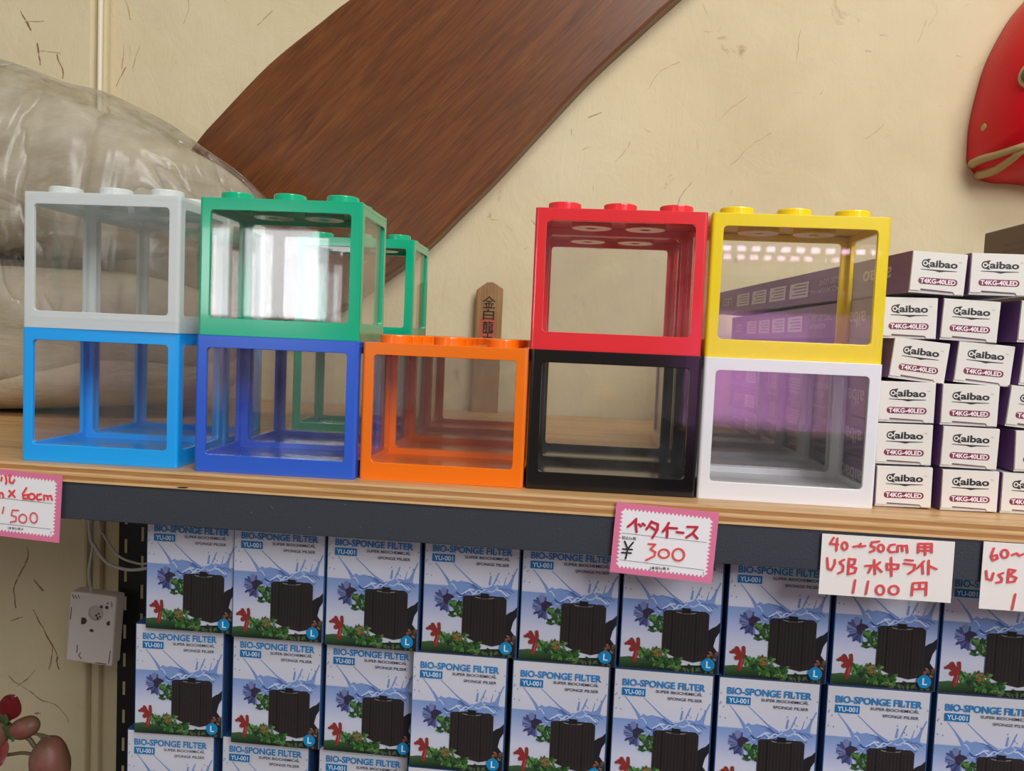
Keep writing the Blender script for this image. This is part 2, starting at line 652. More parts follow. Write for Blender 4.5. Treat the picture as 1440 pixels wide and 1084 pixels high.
b.build('crack', m_ink, wall)
b = Art(lambda x, z, l: (x, 0.556 - 0.0003 - l * EPS, z))
for x, z, a_, l_, w_ in [(-0.40, 0.545, -1.3, 0.03, 0.0034), (-0.375, 0.50, -1.2, 0.03, 0.003), (-0.345, 0.485, -1.2, 0.035, 0.0026), (-0.37, 0.49, 0.1, 0.03, 0.001),
                         (-0.395, 0.53, 0.2, 0.03, 0.001), (-0.385, -0.235, -1.45, 0.10, 0.0022), (-0.375, -0.33, -1.4, 0.10, 0.0028), (-0.40, -0.45, 0.5, 0.04, 0.0022), (-0.36, -0.30, 2.5, 0.02, 0.004),
                         (-0.35, -0.42, 1.0, 0.035, 0.002), (-0.34, -0.22, 2.2, 0.05, 0.0014), (-0.37, -0.49, 0.3, 0.008, 0.004), (-0.41, -0.35, 0.5, 0.02, 0.002), (-0.318, -0.5, 1.5, 0.12, 0.002)]:
    scratch(x, z, a_, l_, w_, random.choice([(150, 116, 82), (136, 104, 74), (160, 130, 92)]))
b.build('crack', m_ink, bpy.data.objects['trim_1'])

# ------------------------------------------------------------------ the rack: plywood board on black steel
rack = thing('shelving_rack', 'black steel shelving rack with a plywood board carrying the coloured cases', 'shelf', (0.0, -0.0078, 0.0), -0.026)
b = MB()
b.box(-0.36, 1.16, 0.0, 0.585, -0.0125, 0.0)
for i, f in enumerate(b.f):
    b.m[i] = 1 if i not in (0, 1) else 0
b.build('shelf_board', [m_ply, m_edge], rack)
b = MB()
b.box(-0.36, 1.16, 0.0008, 0.0028, -0.0402, -0.0126)
b.box(-0.36, 1.16, 0.0008, 0.024, -0.0150, -0.0126)
b.build('front_beam', m_steel, rack, bevel=0.0006)
b = MB()
b.box(-0.17, 1.16, 0.56, 0.563, -0.0402, -0.0126)
b.build('rear_beam', m_steel, rack)


def slotted_post(x, y, w=0.044):
    p_ = MB()
    z = -0.95
    t = 0.002
    # face with two columns of slots
    xs = [0, 0.007, 0.012, 0.031, 0.036, w]
    for i in (0, 2, 4):
        p_.box(x + xs[i], x + xs[i + 1], y, y + t, z, -0.0128)
    for i in (1, 3):
        zz = z
        off = 0.0 if i == 1 else 0.018
        while zz < -0.03:
            p_.box(x + xs[i], x + xs[i + 1], y, y + t, zz + off, min(zz + off + 0.020, -0.0128))
            zz += 0.040
    p_.box(x + w - t, x + w, y, y + 0.04, z, -0.0128)
    return p_


for x, y in [(-0.2065, 0.475), (1.05, 0.475)]:
    slotted_post(x, y).build('post', m_slot, rack)
for x in (-0.355, 1.11):
    slotted_post(x, 0.003).build('post', m_slot, rack)
stand = thing('box_stand', 'plain wooden stand carrying the lowest row of sponge filter boxes', 'stand', (0.42, 0.085, -0.95))
b = MB()
b.box(-0.375, 0.37, -0.058, 0.05, 0.6178, 0.6290)
b.build('board', m_ply, stand)
for q in (-0.36, 0.33):
    for w_ in (-0.05, 0.02):
        b = MB()
        b.box(q, q + 0.025, w_, w_ + 0.025, 0.0, 0.6178)
        b.build('leg', m_ply, stand)


# ------------------------------------------------------------------ display cases
def rrect(x0, x1, z0, z1, r, n=5):
    pts = []
    for cx_, cz_, a in ((x1 - r, z0 + r, -PI / 2), (x1 - r, z1 - r, 0), (x0 + r, z1 - r, PI / 2), (x0 + r, z0 + r, PI)):
        for k in range(n + 1):
            t = a + PI / 2 * k / n
            pts.append((cx_ + r * math.cos(t), cz_ + r * math.sin(t)))
    return pts


def temp_obj(mb):
    return mb.build('cutter', [])


def case_frame_mesh():
    b0 = MB()
    pts = rrect(-W / 2, W / 2, -D / 2, D / 2, 0.0022, 4)
    n = len(pts)
    vs = [(x, y, 0) for x, y in pts] + [(x, y, H) for x, y in pts]
    b0.idx(vs, [tuple(range(n - 1, -1, -1)), tuple(range(n, 2 * n))] + [(i, (i + 1) % n, (i + 1) % n + n, i + n) for i in range(n)])
    body = temp_obj(b0)
    cutters = []
    c = MB(); c.box(-0.0570, 0.0570, -0.0370, 0.0370, 0.0082, H + 0.02); cutters.append(c)
    c = MB(); c.box(-0.0566, 0.0566, -0.0366, 0.0366, -0.02, 0.0068); cutters.append(c)
    c = MB(); c.prism_y(rrect(-0.0518, 0.0518, 0.0128, H - 0.0088, 0.0028), -0.07, 0.07); cutters.append(c)
    c = MB()
    q = rrect(-0.0318, 0.0318, 0.0128, H - 0.0088, 0.0028)
    n = len(q)
    c.idx([(-0.09, y, z) for y, z in q] + [(0.09, y, z) for y, z in q],
          [tuple(range(n - 1, -1, -1)), tuple(range(n, 2 * n))] + [(i, (i + 1) % n, (i + 1) % n + n, i + n) for i in range(n)])
    cutters.append(c)
    c = MB(); c.box(-0.08, 0.08, -0.0372, 0.0372, H - 0.0032, H + 0.02); cutters.append(c)
    objs = []
    for c in cutters:
        o = temp_obj(c)
        bm = bmesh.new(); bm.from_mesh(o.data); bmesh.ops.recalc_face_normals(bm, faces=bm.faces); bm.to_mesh(o.data); bm.free()
        objs.append(o)
        md = body.modifiers.new('cut', 'BOOLEAN')
        md.operation = 'DIFFERENCE'
        md.solver = 'EXACT'
        md.object = o
    bv = body.modifiers.new('bevel', 'BEVEL')
    bv.width = 0.0011; bv.segments = 3; bv.limit_method = 'ANGLE'; bv.angle_limit = math.radians(50)
    bpy.context.view_layer.update()
    dg = bpy.context.evaluated_depsgraph_get()
    me = bpy.data.meshes.new_from_object(body.evaluated_get(dg))
    me.name = 'case_frame'
    for o in [body] + objs:
        bpy.data.objects.remove(o)
    return me


frame_me = case_frame_mesh()


def case_lid_mb():
    l = MB()
    z0 = H - 0.0031
    l.box(-0.0597, 0.0597, -0.0369, 0.0369, z0, H)
    for sx in (-0.04, 0.0, 0.04):
        for sy in (-0.02, 0.02):
            l.lathe_z([(0.0119, H - 0.0005), (0.0119, H + 0.0054), (0.0114, H + 0.0060), (0.0, H + 0.0060)], 36, sx, sy)
    return l


def case_tube_mb():
    l = MB()
    z0 = H - 0.0031
    for sx in (-0.02, 0.02):
        l.lathe_z([(0.0150, z0), (0.0150, z0 - 0.0048), (0.0145, z0 - 0.0052), (0.0042, z0 - 0.0052), (0.0038, z0 - 0.0048), (0.0038, z0)], 32, sx, 0)
    return l


lid_me = case_lid_mb().mesh('case_lid', [])
tube_me = case_tube_mb().mesh('case_socket', [])
pz0, pz1 = 0.0100, H - 0.0062
b = MB(); b.box(-0.0545, 0.0545, -0.0006, 0.0006, pz0, pz1); pane_long_me = b.mesh('case_pane', [m_pane])
b = MB(); b.box(-0.0006, 0.0006, -0.0345, 0.0345, pz0, pz1); pane_short_me = b.mesh('case_pane_short', [m_pane])


def make_case(m, label, loc, rz):
    t = thing('display_case', label, 'case', loc, rz)
    for nm, me in (('frame', frame_me), ('lid', lid_me)):
        me2 = me.copy()
        me2.materials.clear()
        me2.materials.append(m)
        o = link_mesh(nm, me2, t)
        if nm == 'lid':
            bv = o.modifiers.new('bevel', 'BEVEL')
            bv.width = 0.0004; bv.segments = 2; bv.limit_method = 'ANGLE'
            me3 = tube_me.copy(); me3.materials.clear(); me3.materials.append(m)
            link_mesh('socket', me3, o)
    for y in (-0.0378, 0.0378):
        link_mesh('pane', pane_long_me, t).location = (0, y, 0)
    for x in (-0.0578, 0.0578):
        link_mesh('pane', pane_short_me, t).location = (x, 0, 0)
    return t


M = {'gray': translucent('translucent_grey_plastic', (232, 238, 236), 0.62),
     'lblue': plastic('sky_blue_plastic', (22, 164, 246), 0.26),
     'green': plastic('emerald_green_plastic', (0, 174, 128), 0.14, coat=0.3),
     'navy': plastic('royal_blue_plastic', (44, 94, 206), 0.24),
     'orange': plastic('orange_plastic', (244, 116, 4), 0.26),
     'red': plastic('red_plastic', (228, 46, 54), 0.22),
     'black': plastic('black_plastic', (15, 14, 17), 0.18),
     'yellow': plastic('yellow_plastic', (238, 208, 0), 0.24),
     'white': plastic('white_plastic', (228, 228, 230), 0.26)}

FIT = {'gray': (0.0044, 0.0, -0.0046, 1), 'lblue': (0.0042, 0.0, 0.0110, 0), 'green': (0.1379, 0.0018, 0.0104, 1), 'navy': (0.1399, -0.0045, 0.0027, 0),
       'orange': (0.2616, 0.0014, -0.0124, 0), 'red': (0.3822, 0.0018, -0.0076, 1), 'black': (0.3834, 0.0, -0.0035, 0), 'yellow': (0.5047, 0.0005, -0.0103, 1), 'white': (0.5045, -0.001, -0.0200, 0)}


def case_at(x0, y0, a):
    return (x0 + math.cos(a) * W / 2 - math.sin(a) * D / 2, y0 + math.sin(a) * W / 2 + math.cos(a) * D / 2)


LAB = {'gray': 'translucent pale grey display case standing on the sky blue case at the far left',
       'lblue': 'sky blue framed display case at the left end of the shelf, under the grey one',
       'green': 'glossy emerald green display case standing on the royal blue case',
       'navy': 'royal blue framed display case between the sky blue and orange cases, under the green one',
       'orange': 'orange framed display case at the front with nothing stacked on it',
       'red': 'red framed display case standing on the black case at the front',
       'black': 'black framed display case at the front, under the red one',
       'yellow': 'yellow framed display case standing on the white case',
       'white': 'white framed display case at the front, under the yellow one'}
BEHIND = {'gray': 1, 'lblue': 1, 'navy': 1, 'orange': 3, 'red': 1, 'black': 1, 'white': 3}
WORD = {'gray': 'translucent grey', 'lblue': 'sky blue', 'navy': 'royal blue', 'orange': 'orange', 'red': 'red', 'black': 'black', 'white': 'white'}
ORD = ['', 'directly behind the front', 'third in the file behind the front', 'rearmost in the file behind the front']
random.seed(11)
for key, (x0, y0, a, up) in FIT.items():
    p = case_at(x0, y0, a)
    first = make_case(M[key], LAB[key], (p[0], p[1], up * H), a)
    for k in range(1, BEHIND.get(key, 0) + 1):
        where = {1: 'directly behind the front %s one', 2: 'third back in the file of %s cases', 3: 'rearmost in the file of %s cases'}[k]
        lab = '%s display case %s' % (WORD[key], where % WORD[key])
        dx = {'gray': 0.0, 'lblue': 0.0}.get(key, random.uniform(-0.0012, 0.0012))
        a2 = {'red': -0.004, 'black': -0.003}.get(key, 0.0)
        p2 = (x0 + W / 2 + dx, y0 + D / 2 + k * 0.0825)
        if key == 'white':
            p2 = (x0 + W / 2 + 0.0015, p2[1] + 0.001)
        if key == 'gray':
            p2 = (p2[0], p2[1])
        dup(first, (p2[0], p2[1], up * H), a2, lab)
gb = make_case(M['green'], 'emerald green display case standing at the back, behind and right of the front green one', (0.192, 0.262, H), 0.0)
dup(gb, (0.192, 0.262, 0.0), 0.0, 'emerald green display case on the shelf at the back, seen through the royal blue cases')

# ------------------------------------------------------------------ LED light boxes
LW, LH, LD = 0.0378, 0.0284, 0.52
b = MB()
b.box(-LW / 2, LW / 2, 0, LD, -LH / 2, LH / 2, m=0)
b.m = [2, 2, 0, 1, 0, 1]
led_carton = b.mesh('light_box_carton', [m_white, m_purple, mat('lilac_card', (196, 190, 196), 0.5)])
b = MB()
z0, z1 = -LH / 2, LH / 2
b.prism_y([(-0.0186, z0 + 0.0016), (-0.0115, z0 + 0.0016), (-0.0112, z0 + 0.0030), (0.0112, z0 + 0.0022), (0.0125, z0 + 0.0004), (0.0186, z0 + 0.0006), (0.0187, z1 - 0.0004), (0.015, z1 - 0.0002), (-0.0187, z1 - 0.0002)], -0.0009, 0.0002, (226, 221, 212))
b.prism_y([(-0.0110, z0 + 0.0030), (0.0112, z0 + 0.0022), (0.0112, z0 + 0.0016), (-0.0110, z0 + 0.0022)], -0.00095, -0.0008, (110, 84, 92))
led_flap = b.mesh('light_box_flap', [m_ink])
b = Art(lambda x, z, l: (x, -0.00098 - l * EPS, z))
INK = (40, 40, 42)
cx_, cz_ = -0.0092, 0.0062
b.ellipse(cx_ - 0.0004, cz_, 0.0027, 0.0027, 0, INK); b.ellipse(cx_ - 0.0006, cz_, 0.0017, 0.0017, 0, (226, 221, 212)); b.ellipse(cx_ - 0.0006, cz_, 0.0009, 0.0009, 0, INK)
b.p([(cx_ + 0.0009, cz_), (cx_ + 0.0036, cz_ - 0.0019), (cx_ + 0.0036, cz_ + 0.0019)], 0, (226, 221, 212))
b.p([(cx_ + 0.0004, cz_ + 0.0030), (cx_ + 0.0030, cz_ + 0.0032), (cx_ + 0.0012, cz_ + 0.0009)], 0, INK)
b.p([(cx_ + 0.0004, cz_ - 0.0030), (cx_ + 0.0030, cz_ - 0.0032), (cx_ + 0.0012, cz_ - 0.0009)], 0, INK)
b.text('aibao', [(-0.0068, 0.0038), (0.0125, 0.0038), (-0.0068, 0.0088)], 0, INK, 0.034)
b.text('TM', [(0.0131, 0.0078), (0.0150, 0.0078), (0.0131, 0.0086)], 0, (110, 110, 110))
b.p([(-0.0125, 0.0022), (0.0125, 0.0022), (0.0125, 0.0018), (0.004, 0.0014), (0.0005, 0.0006), (-0.003, 0.0014), (-0.0125, 0.0018)], 0, INK)
b.p(rrect(-0.0135, 0.0135, -0.0080, -0.0035, 0.0022, 6), 0, (124, 44, 70))
b.text('T4KG-40LED', [(-0.0122, -0.0074), (0.0122, -0.0074), (-0.0122, -0.0041)], 1, (244, 232, 234), 0.03)
led_print = b.mesh('light_box_print', [m_ink])
# side of the box, printed upside down
b = Art(lambda y, z, l: (-LW / 2 - 0.0002 - l * EPS, y, z))
CR = (216, 206, 216)


def side_text(s, y0, y1, z0_, z1_, col, bold=0.0):
    # seen from the left, turned upside down on the carton
    b.text(s, [(y0, z1_), (y1, z1_), (y0, z0_)], 0, col, bold)


side_text('aibao', 0.028, 0.075, -0.006, 0.006, CR, 0.02)
side_text('T4KG LED LIGHT', 0.105, 0.165, 0.001, 0.006, CR)
side_text('AQUARIUM', 0.12, 0.165, -0.006, -0.001, CR)
for i in range(4):
    y0 = 0.19 + i * 0.062
    b.p([(y0, -0.008), (y0 + 0.05, -0.008), (y0 + 0.05, 0.0065), (y0, 0.0065)], 0, (214, 205, 214))
    for k in range(4):
        b.p([(y0 + 0.005, -0.0055 + k * 0.003), (y0 + 0.042 - 0.006 * (k % 2), -0.0055 + k * 0.003), (y0 + 0.042 - 0.006 * (k % 2), -0.0045 + k * 0.003), (y0 + 0.005, -0.0045 + k * 0.003)], 1, (120, 84, 128))
side_text('LED', 0.45, 0.49, -0.005, 0.004, CR)
led_side = b.mesh('light_box_side_print', [m_ink])


def make_led(label, loc, rz, ry):
    t = thing('light_box', label, 'box', loc, rz, 'boxed aquarium lights stacked at the right', ry)
    link_mesh('carton', led_carton, t)
    fl = link_mesh('end_flap', led_flap, t)
    link_mesh('printed_label', led_print, fl)
    link_mesh('side_print', led_side, t)
    return t


# x centre, z centre, yaw, roll (image clockwise positive)
LED = [(0.6607, 0.1640, 0.074, 0.035, 'upper row', 'left', 'turned so its purple side shows'), (0.7005, 0.1645, 0.0, 0.0, 'upper row', 'right', 'in front of the brown carton'),
       (0.6440, 0.1327, 0.0, -0.015, 'second row from the top', 'left', 'partly behind the yellow case'), (0.6850, 0.1325, 0.0, 0.030, 'second row from the top', 'middle', ''), (0.7350, 0.1328, 0.0, 0.03, 'second row from the top', 'right', 'cut by the picture edge'),
       (0.6535, 0.1035, 0.012, 0.085, 'third row from the top', 'left', 'tilted clockwise'), (0.6970, 0.1030, 0.012, 0.062, 'third row from the top', 'middle', ''), (0.7400, 0.1030, 0.0, 0.06, 'third row from the top', 'right', 'a sliver at the picture edge'),
       (0.6465, 0.0742, 0.0, -0.012, 'third row from the bottom', 'left', ''), (0.6880, 0.0742, 0.0, -0.004, 'third row from the bottom', 'middle', ''), (0.7320, 0.0740, 0.0, 0.075, 'third row from the bottom', 'right', 'leaning clockwise'),
       (0.6465, 0.0447, 0.0, -0.012, 'second row from the bottom', 'left', ''), (0.6900, 0.0447, 0.01, 0.012, 'second row from the bottom', 'middle', ''), (0.7390, 0.0447, 0.01, -0.03, 'second row from the bottom', 'right', 'turned to show its purple side'),
       (0.6480, 0.0149, 0.0, -0.016, 'bottom row', 'left', 'on the plywood beside the white case'), (0.6920, 0.0148, 0.0, -0.010, 'bottom row', 'middle', 'on the plywood'), (0.7330, 0.0146, 0.0, -0.006, 'bottom row', 'right', 'on the plywood')]
first = None
for x, z, yaw, roll, row, side, extra in LED:
    lab = 'white ended light box, %s of the %s' % ('leftmost' if side == 'left' else ('rightmost' if side == 'right' else 'middle one'), row)
    if extra:
        lab += ', ' + extra if len((lab + ' ' + extra).split()) <= 16 else ''
    y = 0.006 + random.uniform(0, 0.004)
    if first is None:
        first = make_led(lab, (x, y, z), yaw, roll)
    else:
        dup(first, (x, y, z), yaw, lab, roll)

# brown carton lying on top of the light boxes
t = thing('cardboard_carton', 'plain brown cardboard carton standing behind the light box stack at the right edge', 'box', (0.9, 0.15, 0.0), 0.0)
b = MB(); b.box(-0.069, 0.12, -0.05, 0.15, 0.0, 0.2355)
b.build('carton', m_brown, t, bevel=0.0012)
b = Art(lambda y, z, l: (-0.069 - 0.0002 - l * EPS, y, z))
for k, (l0, l1) in enumerate([(0.045, 0.11), (0.04, 0.11), (0.06, 0.11)]):
    b.p([(l0, 0.2175 - 0.006 * k), (l1, 0.2175 - 0.006 * k), (l1, 0.2190 - 0.006 * k), (l0, 0.2190 - 0.006 * k)], 0, (84, 66, 48))
b.build('printed_line', m_ink, t)

# ------------------------------------------------------------------ sponge filter boxes under the shelf
BW, BH, BD = 0.0738, 0.0915, 0.072
b = MB()
b.box(-BW / 2, BW / 2, 0, BD, 0, BH)
fb_carton = b.mesh('filter_box_carton', [m_blue])
random.seed(21)
b = Art(lambda u, v, l: ((u - 0.5) * BW, -0.0001 - l * EPS, BH - v * BW))
VB = BH / BW
bands = [(0.0, (216, 216, 222)), (0.30, (212, 213, 223)), (0.515, (206, 208, 224)), (0.525, (128, 156, 204)), (0.60, (142, 166, 212)), (0.70, (170, 181, 220)), (0.90, (206, 210, 228)), (VB, (208, 210, 222))]
for (v0, c0), (v1, c1) in zip(bands[:-1], bands[1:]):
    b.p([(0.008, v0 + (0.01 if v0 == 0 else 0)), (0.008, v1), (0.985, v1), (0.985, v0 + (0.01 if v0 == 0 else 0))], 0, [c0, c1, c1, c0])
# splash
for pts, w0, w1 in [([(0.12, 0.29), (0.18, 0.36), (0.24, 0.44), (0.30, 0.54), (0.36, 0.60)], 0.010, 0.09), ([(0.31, 0.29), (0.40, 0.37), (0.50, 0.46), (0.62, 0.54)], 0.009, 0.03),
                    ([(0.97, 0.30), (0.93, 0.39), (0.90, 0.48), (0.84, 0.58)], 0.014, 0.10), ([(0.78, 0.36), (0.74, 0.46), (0.71, 0.54)], 0.014, 0.03), ([(0.70, 0.40), (0.69, 0.48)], 0.02, 0.03),
                    ([(0.86, 0.40), (0.83, 0.52)], 0.008, 0.03)]:
    n = len(pts)
    for i in range(n - 1):
        for k in range(4):
            t0, t1 = (i + k / 4) / (n - 1), (i + (k + 1) / 4) / (n - 1)
            q0 = tuple(pts[i][j] + (pts[i + 1][j] - pts[i][j]) * k / 4 for j in (0, 1))
            q1 = tuple(pts[i][j] + (pts[i + 1][j] - pts[i][j]) * (k + 1) / 4 for j in (0, 1))
            b.stroke([q0, q1], w0 + (w1 - w0) * t0 ** 2.2, 1, (124, 150, 202))
b.p([(0.27, 0.50), (0.31, 0.455), (0.35, 0.475), (0.40, 0.46), (0.46, 0.475), (0.52, 0.49), (0.58, 0.52), (0.64, 0.53), (0.70, 0.50), (0.77, 0.48), (0.83, 0.49), (0.90, 0.46), (0.93, 0.52), (0.90, 0.62), (0.80, 0.66), (0.45, 0.70), (0.36, 0.66), (0.28, 0.60)], 1, (126, 154, 208))
for i in range(30):
    u0, v0 = random.uniform(0.27, 0.84), random.uniform(0.49, 0.64)
    c = random.choice([(78, 106, 170), (92, 120, 184), (176, 196, 228), (204, 216, 238), (188, 204, 232), (66, 90, 150)])
    dd = random.uniform(0.05, 0.13)
    b.stroke([(u0 + dd * s_, v0 + 0.03 * math.sin(3 * s_ + i) * (1 if u0 < 0.6 else -1)) for s_ in (0, 0.25, 0.5, 0.75, 1.0)], random.uniform(0.006, 0.016), 2, c)
for i in range(16):
    b.ellipse(random.choice([0.03, 0.05, 0.08, 0.94, 0.88, 0.80, 0.72]) + random.uniform(-0.03, 0.05), random.uniform(0.13, 0.46), 0.006, 0.009, 2, (120, 140, 190), 8)
# blue fighting fish
for i in range(22):
    a = math.radians(75 + i * 9.6)
    r = 0.115 * random.uniform(0.8, 1.1)
    c0 = (0.245, 0.665)
    b.p([(c0[0] + 0.03 * math.cos(a - 0.5), c0[1] + 0.03 * math.sin(a - 0.5)), (c0[0] + r * math.cos(a - 0.09), c0[1] + r * math.sin(a - 0.09)), (c0[0] + 1.12 * r * math.cos(a), c0[1] + 1.12 * r * math.sin(a)), (c0[0] + r * math.cos(a + 0.09), c0[1] + r * math.sin(a + 0.09)), (c0[0] + 0.03 * math.cos(a + 0.5), c0[1] + 0.03 * math.sin(a + 0.5))], 3, random.choice([(74, 84, 134), (90, 100, 152), (64, 68, 112), (120, 130, 176)]))
b.p([(0.21, 0.63), (0.26, 0.60), (0.31, 0.615), (0.335, 0.64), (0.30, 0.655), (0.26, 0.72), (0.22, 0.70)], 4, (58, 50, 74))


def leaves(u0, u1, v0, v1, n, cols, s, layer):
    for i in range(n):
        u, v = random.uniform(u0, u1), random.uniform(v0, v1)
        a = random.uniform(0, 2 * PI)
        r = s * random.uniform(0.6, 1.3)
        b.p([(u + r * math.cos(a), v + r * math.sin(a)), (u + 0.5 * r * math.cos(a + 1.3), v + 0.5 * r * math.sin(a + 1.3)), (u - r * math.cos(a), v - r * math.sin(a)), (u + 0.5 * r * math.cos(a - 1.3), v + 0.5 * r * math.sin(a - 1.3))], layer + (i % 3) * 0.3, random.choice(cols))


GREEN = [(58, 98, 52), (76, 122, 62), (44, 74, 44), (100, 142, 78), (52, 88, 46), (36, 60, 38)]
leaves(0.29, 0.44, 0.68, 0.84, 60, GREEN, 0.03, 5)
b.p([(0.008, 1.13), (0.10, 1.115), (0.30, 1.14), (0.60, 1.17), (0.985, 1.14), (0.985, VB - 0.004), (0.008, VB - 0.004)], 3, [(66, 100, 62), (66, 100, 62), (52, 86, 48), (40, 56, 40), (36, 44, 40), (26, 34, 34), (34, 52, 40)])
# dark driftwood at the right
b.p([(0.86, 0.80), (0.91, 0.76), (0.95, 0.74), (0.985, 0.70), (0.985, 0.80), (0.95, 0.86), (0.93, 0.95), (0.985, 1.02), (0.985, 1.2), (0.86, 1.2)], 4, (40, 38, 42))
# the black sponge block
b.p([(0.42, 0.63), (0.44, 0.61), (0.60, 0.60), (0.84, 0.60), (0.875, 0.63), (0.875, 1.05), (0.85, 1.10), (0.74, 1.13), (0.58, 1.10), (0.42, 1.03)], 6, (50, 44, 44))
for i in range(13):
    u = 0.435 + i * 0.034
    b.p([(u, 0.64), (u + 0.007, 0.64), (u + 0.007, 1.03 + 0.05 * math.sin(i / 12 * PI)), (u, 1.03 + 0.05 * math.sin(i / 12 * PI))], 7, (41, 36, 37))
b.p([(0.505, 0.62), (0.515, 0.62), (0.515, 1.07), (0.505, 1.05)], 8, (32, 28, 30))
b.p([(0.74, 0.61), (0.75, 0.61), (0.755, 1.10), (0.745, 1.11)], 8, (36, 31, 33))
b.ellipse(0.645, 0.618, 0.10, 0.016, 8, (150, 150, 150)); b.ellipse(0.645, 0.612, 0.10, 0.013, 9, (44, 40, 40))
b.p([(0.605, 0.575), (0.685, 0.575), (0.69, 0.63), (0.60, 0.63)], 10, (36, 33, 34))
# red coral
for pts, w in [([(0.15, 1.15), (0.17, 1.06), (0.15, 1.00), (0.09, 0.97)], 0.045), ([(0.17, 1.06), (0.185, 0.98), (0.18, 0.93)], 0.035), ([(0.15, 1.0), (0.115, 0.94)], 0.04), ([(0.10, 0.98), (0.06, 0.985)], 0.03), ([(0.15, 1.02), (0.12, 1.04)], 0.05)]:
    b.stroke(pts, w, 6, (142, 52, 50))
b.stroke([(0.16, 1.13), (0.175, 1.05)], 0.012, 7, (180, 84, 76))
leaves(0.20, 0.47, 1.02, 1.13, 90, GREEN, 0.03, 7)
leaves(0.34, 0.62, 1.10, 1.20, 70, GREEN + [(60, 96, 40)], 0.032, 7)
leaves(0.33, 0.42, 1.01, 1.09, 16, [(178, 98, 62), (150, 84, 60)], 0.018, 9)
leaves(0.88, 0.97, 1.0, 1.10, 14, [(176, 110, 90), (120, 80, 70), (84, 84, 60)], 0.025, 7)
leaves(0.5, 0.95, 1.17, 1.22, 30, [(40, 56, 38), (60, 76, 52), (84, 96, 70)], 0.03, 6)
# writing
BLUE = (46, 134, 198)
b.text('BIO-SPONGE FILTER', [(0.085, 0.172), (0.915, 0.172), (0.085, 0.098)], 3, BLUE, 0.03)
b.p([(0.085, 0.192), (0.32, 0.192), (0.32, 0.272), (0.085, 0.272)], 3, (24, 116, 178))
b.text('YU-001', [(0.105, 0.258), (0.30, 0.258), (0.105, 0.207)], 4, (226, 232, 240), 0.016)
b.text('SUPER BIOCHEMICAL', [(0.425, 0.222), (0.89, 0.222), (0.425, 0.192)], 3, (66, 66, 80), 0.012)
b.text('SPONGE PILSER', [(0.545, 0.286), (0.89, 0.286), (0.545, 0.256)], 3, (66, 66, 80), 0.012)
fb_art = b.mesh('filter_box_artwork', [m_gloss_ink])
b = Art(lambda u, v, l: ((u - 0.5) * BW, -0.0018 - l * EPS, BH - v * BW))
b.ellipse(0.885, 1.135, 0.066, 0.066, 0, (24, 138, 196), 36)
b.text('L', [(0.867, 1.168), (0.912, 1.168), (0.867, 1.098)], 1, (225, 236, 242), 0.02)
fb_badge = b.mesh('filter_box_badge', [m_gloss_ink])


def make_fb(label, loc, rz, ry=0.0):
    t = thing('sponge_filter_box', label, 'box', loc, rz, 'boxed sponge filters under the shelf', ry)
    c = link_mesh('carton', fb_carton, t)
    a = link_mesh('front_artwork', fb_art, t)
    link_mesh('size_badge', fb_badge, a)
    return t


ORDN = ['leftmost', 'second from the left', 'third from the left', 'fourth from the left', 'fifth from the left', 'sixth from the left', 'seventh from the left', 'eighth from the left', 'rightmost']
R1 = [0.1192, 0.1925, 0.2680, 0.3440, 0.4193, 0.4955, 0.5727, 0.6500, 0.7260]
R2 = [0.1060, 0.1890, 0.2655, 0.3378, 0.4155, 0.4925, 0.5697, 0.6480, 0.7255]
R3 = [0.0975, 0.1780, 0.2600, 0.3370, 0.4150, 0.4925, 0.5700, 0.6480, 0.7255]
yo = {(1, 0): 0.014, (1, 1): 0.012, (1, 2): 0.012, (0, 0): 0.005, (2, 0): 0.02, (2, 1): 0.02, (2, 2): 0.02}
first = None
for r, (xs, nm) in enumerate([(R1, 'top row'), (R2, 'middle row'), (R3, 'lowest row')]):
    for i, x in enumerate(xs):
        lab = 'blue and white sponge filter box, %s, in the %s' % (ORDN[i], nm)
        y = 0.0335 - 0.018 * (x - 0.1) + yo.get((r, i), 0.0) + random.uniform(-0.001, 0.001)
        z = -0.1368 - 0.0917 * r
        rz = -0.015 + random.uniform(-0.012, 0.012)
        if r and i == 0:
            rz = 0.03
        if first is None:
            first = make_fb(lab, (x, y, z), rz)
        else:
            dup(first, (x, y, z), rz, lab)

# ------------------------------------------------------------------ handwritten price cards
RED, RED2 = (196, 40, 62), (226, 84, 80)


def drawing(frame, w, h, yoff):
    """frame: drawing coordinates of the card's corners top-left, top-right, bottom-right, bottom-left"""
    (ax, ay), (bx, by), (dx_, dy), (ex, ey) = frame

    def fn(px, py, l):
        s_, t_ = 0.5, 0.5
        for _ in range(12):
            fx = ax * (1 - s_) * (1 - t_) + bx * s_ * (1 - t_) + dx_ * s_ * t_ + ex * (1 - s_) * t_ - px
            fy = ay * (1 - s_) * (1 - t_) + by * s_ * (1 - t_) + dy * s_ * t_ + ey * (1 - s_) * t_ - py
            xs_ = (bx - ax) * (1 - t_) + (dx_ - ex) * t_
            xt_ = (ex - ax) * (1 - s_) + (dx_ - bx) * s_
            ys_ = (by - ay) * (1 - t_) + (dy - ey) * t_
            yt_ = (ey - ay) * (1 - s_) + (dy - by) * s_
            det = xs_ * yt_ - xt_ * ys_
            s_ -= (fx * yt_ - xt_ * fy) / det
            t_ -= (xs_ * fy - fx * ys_) / det
        return (s_ * w, -yoff - l * EPS, -t_ * h)
    return fn


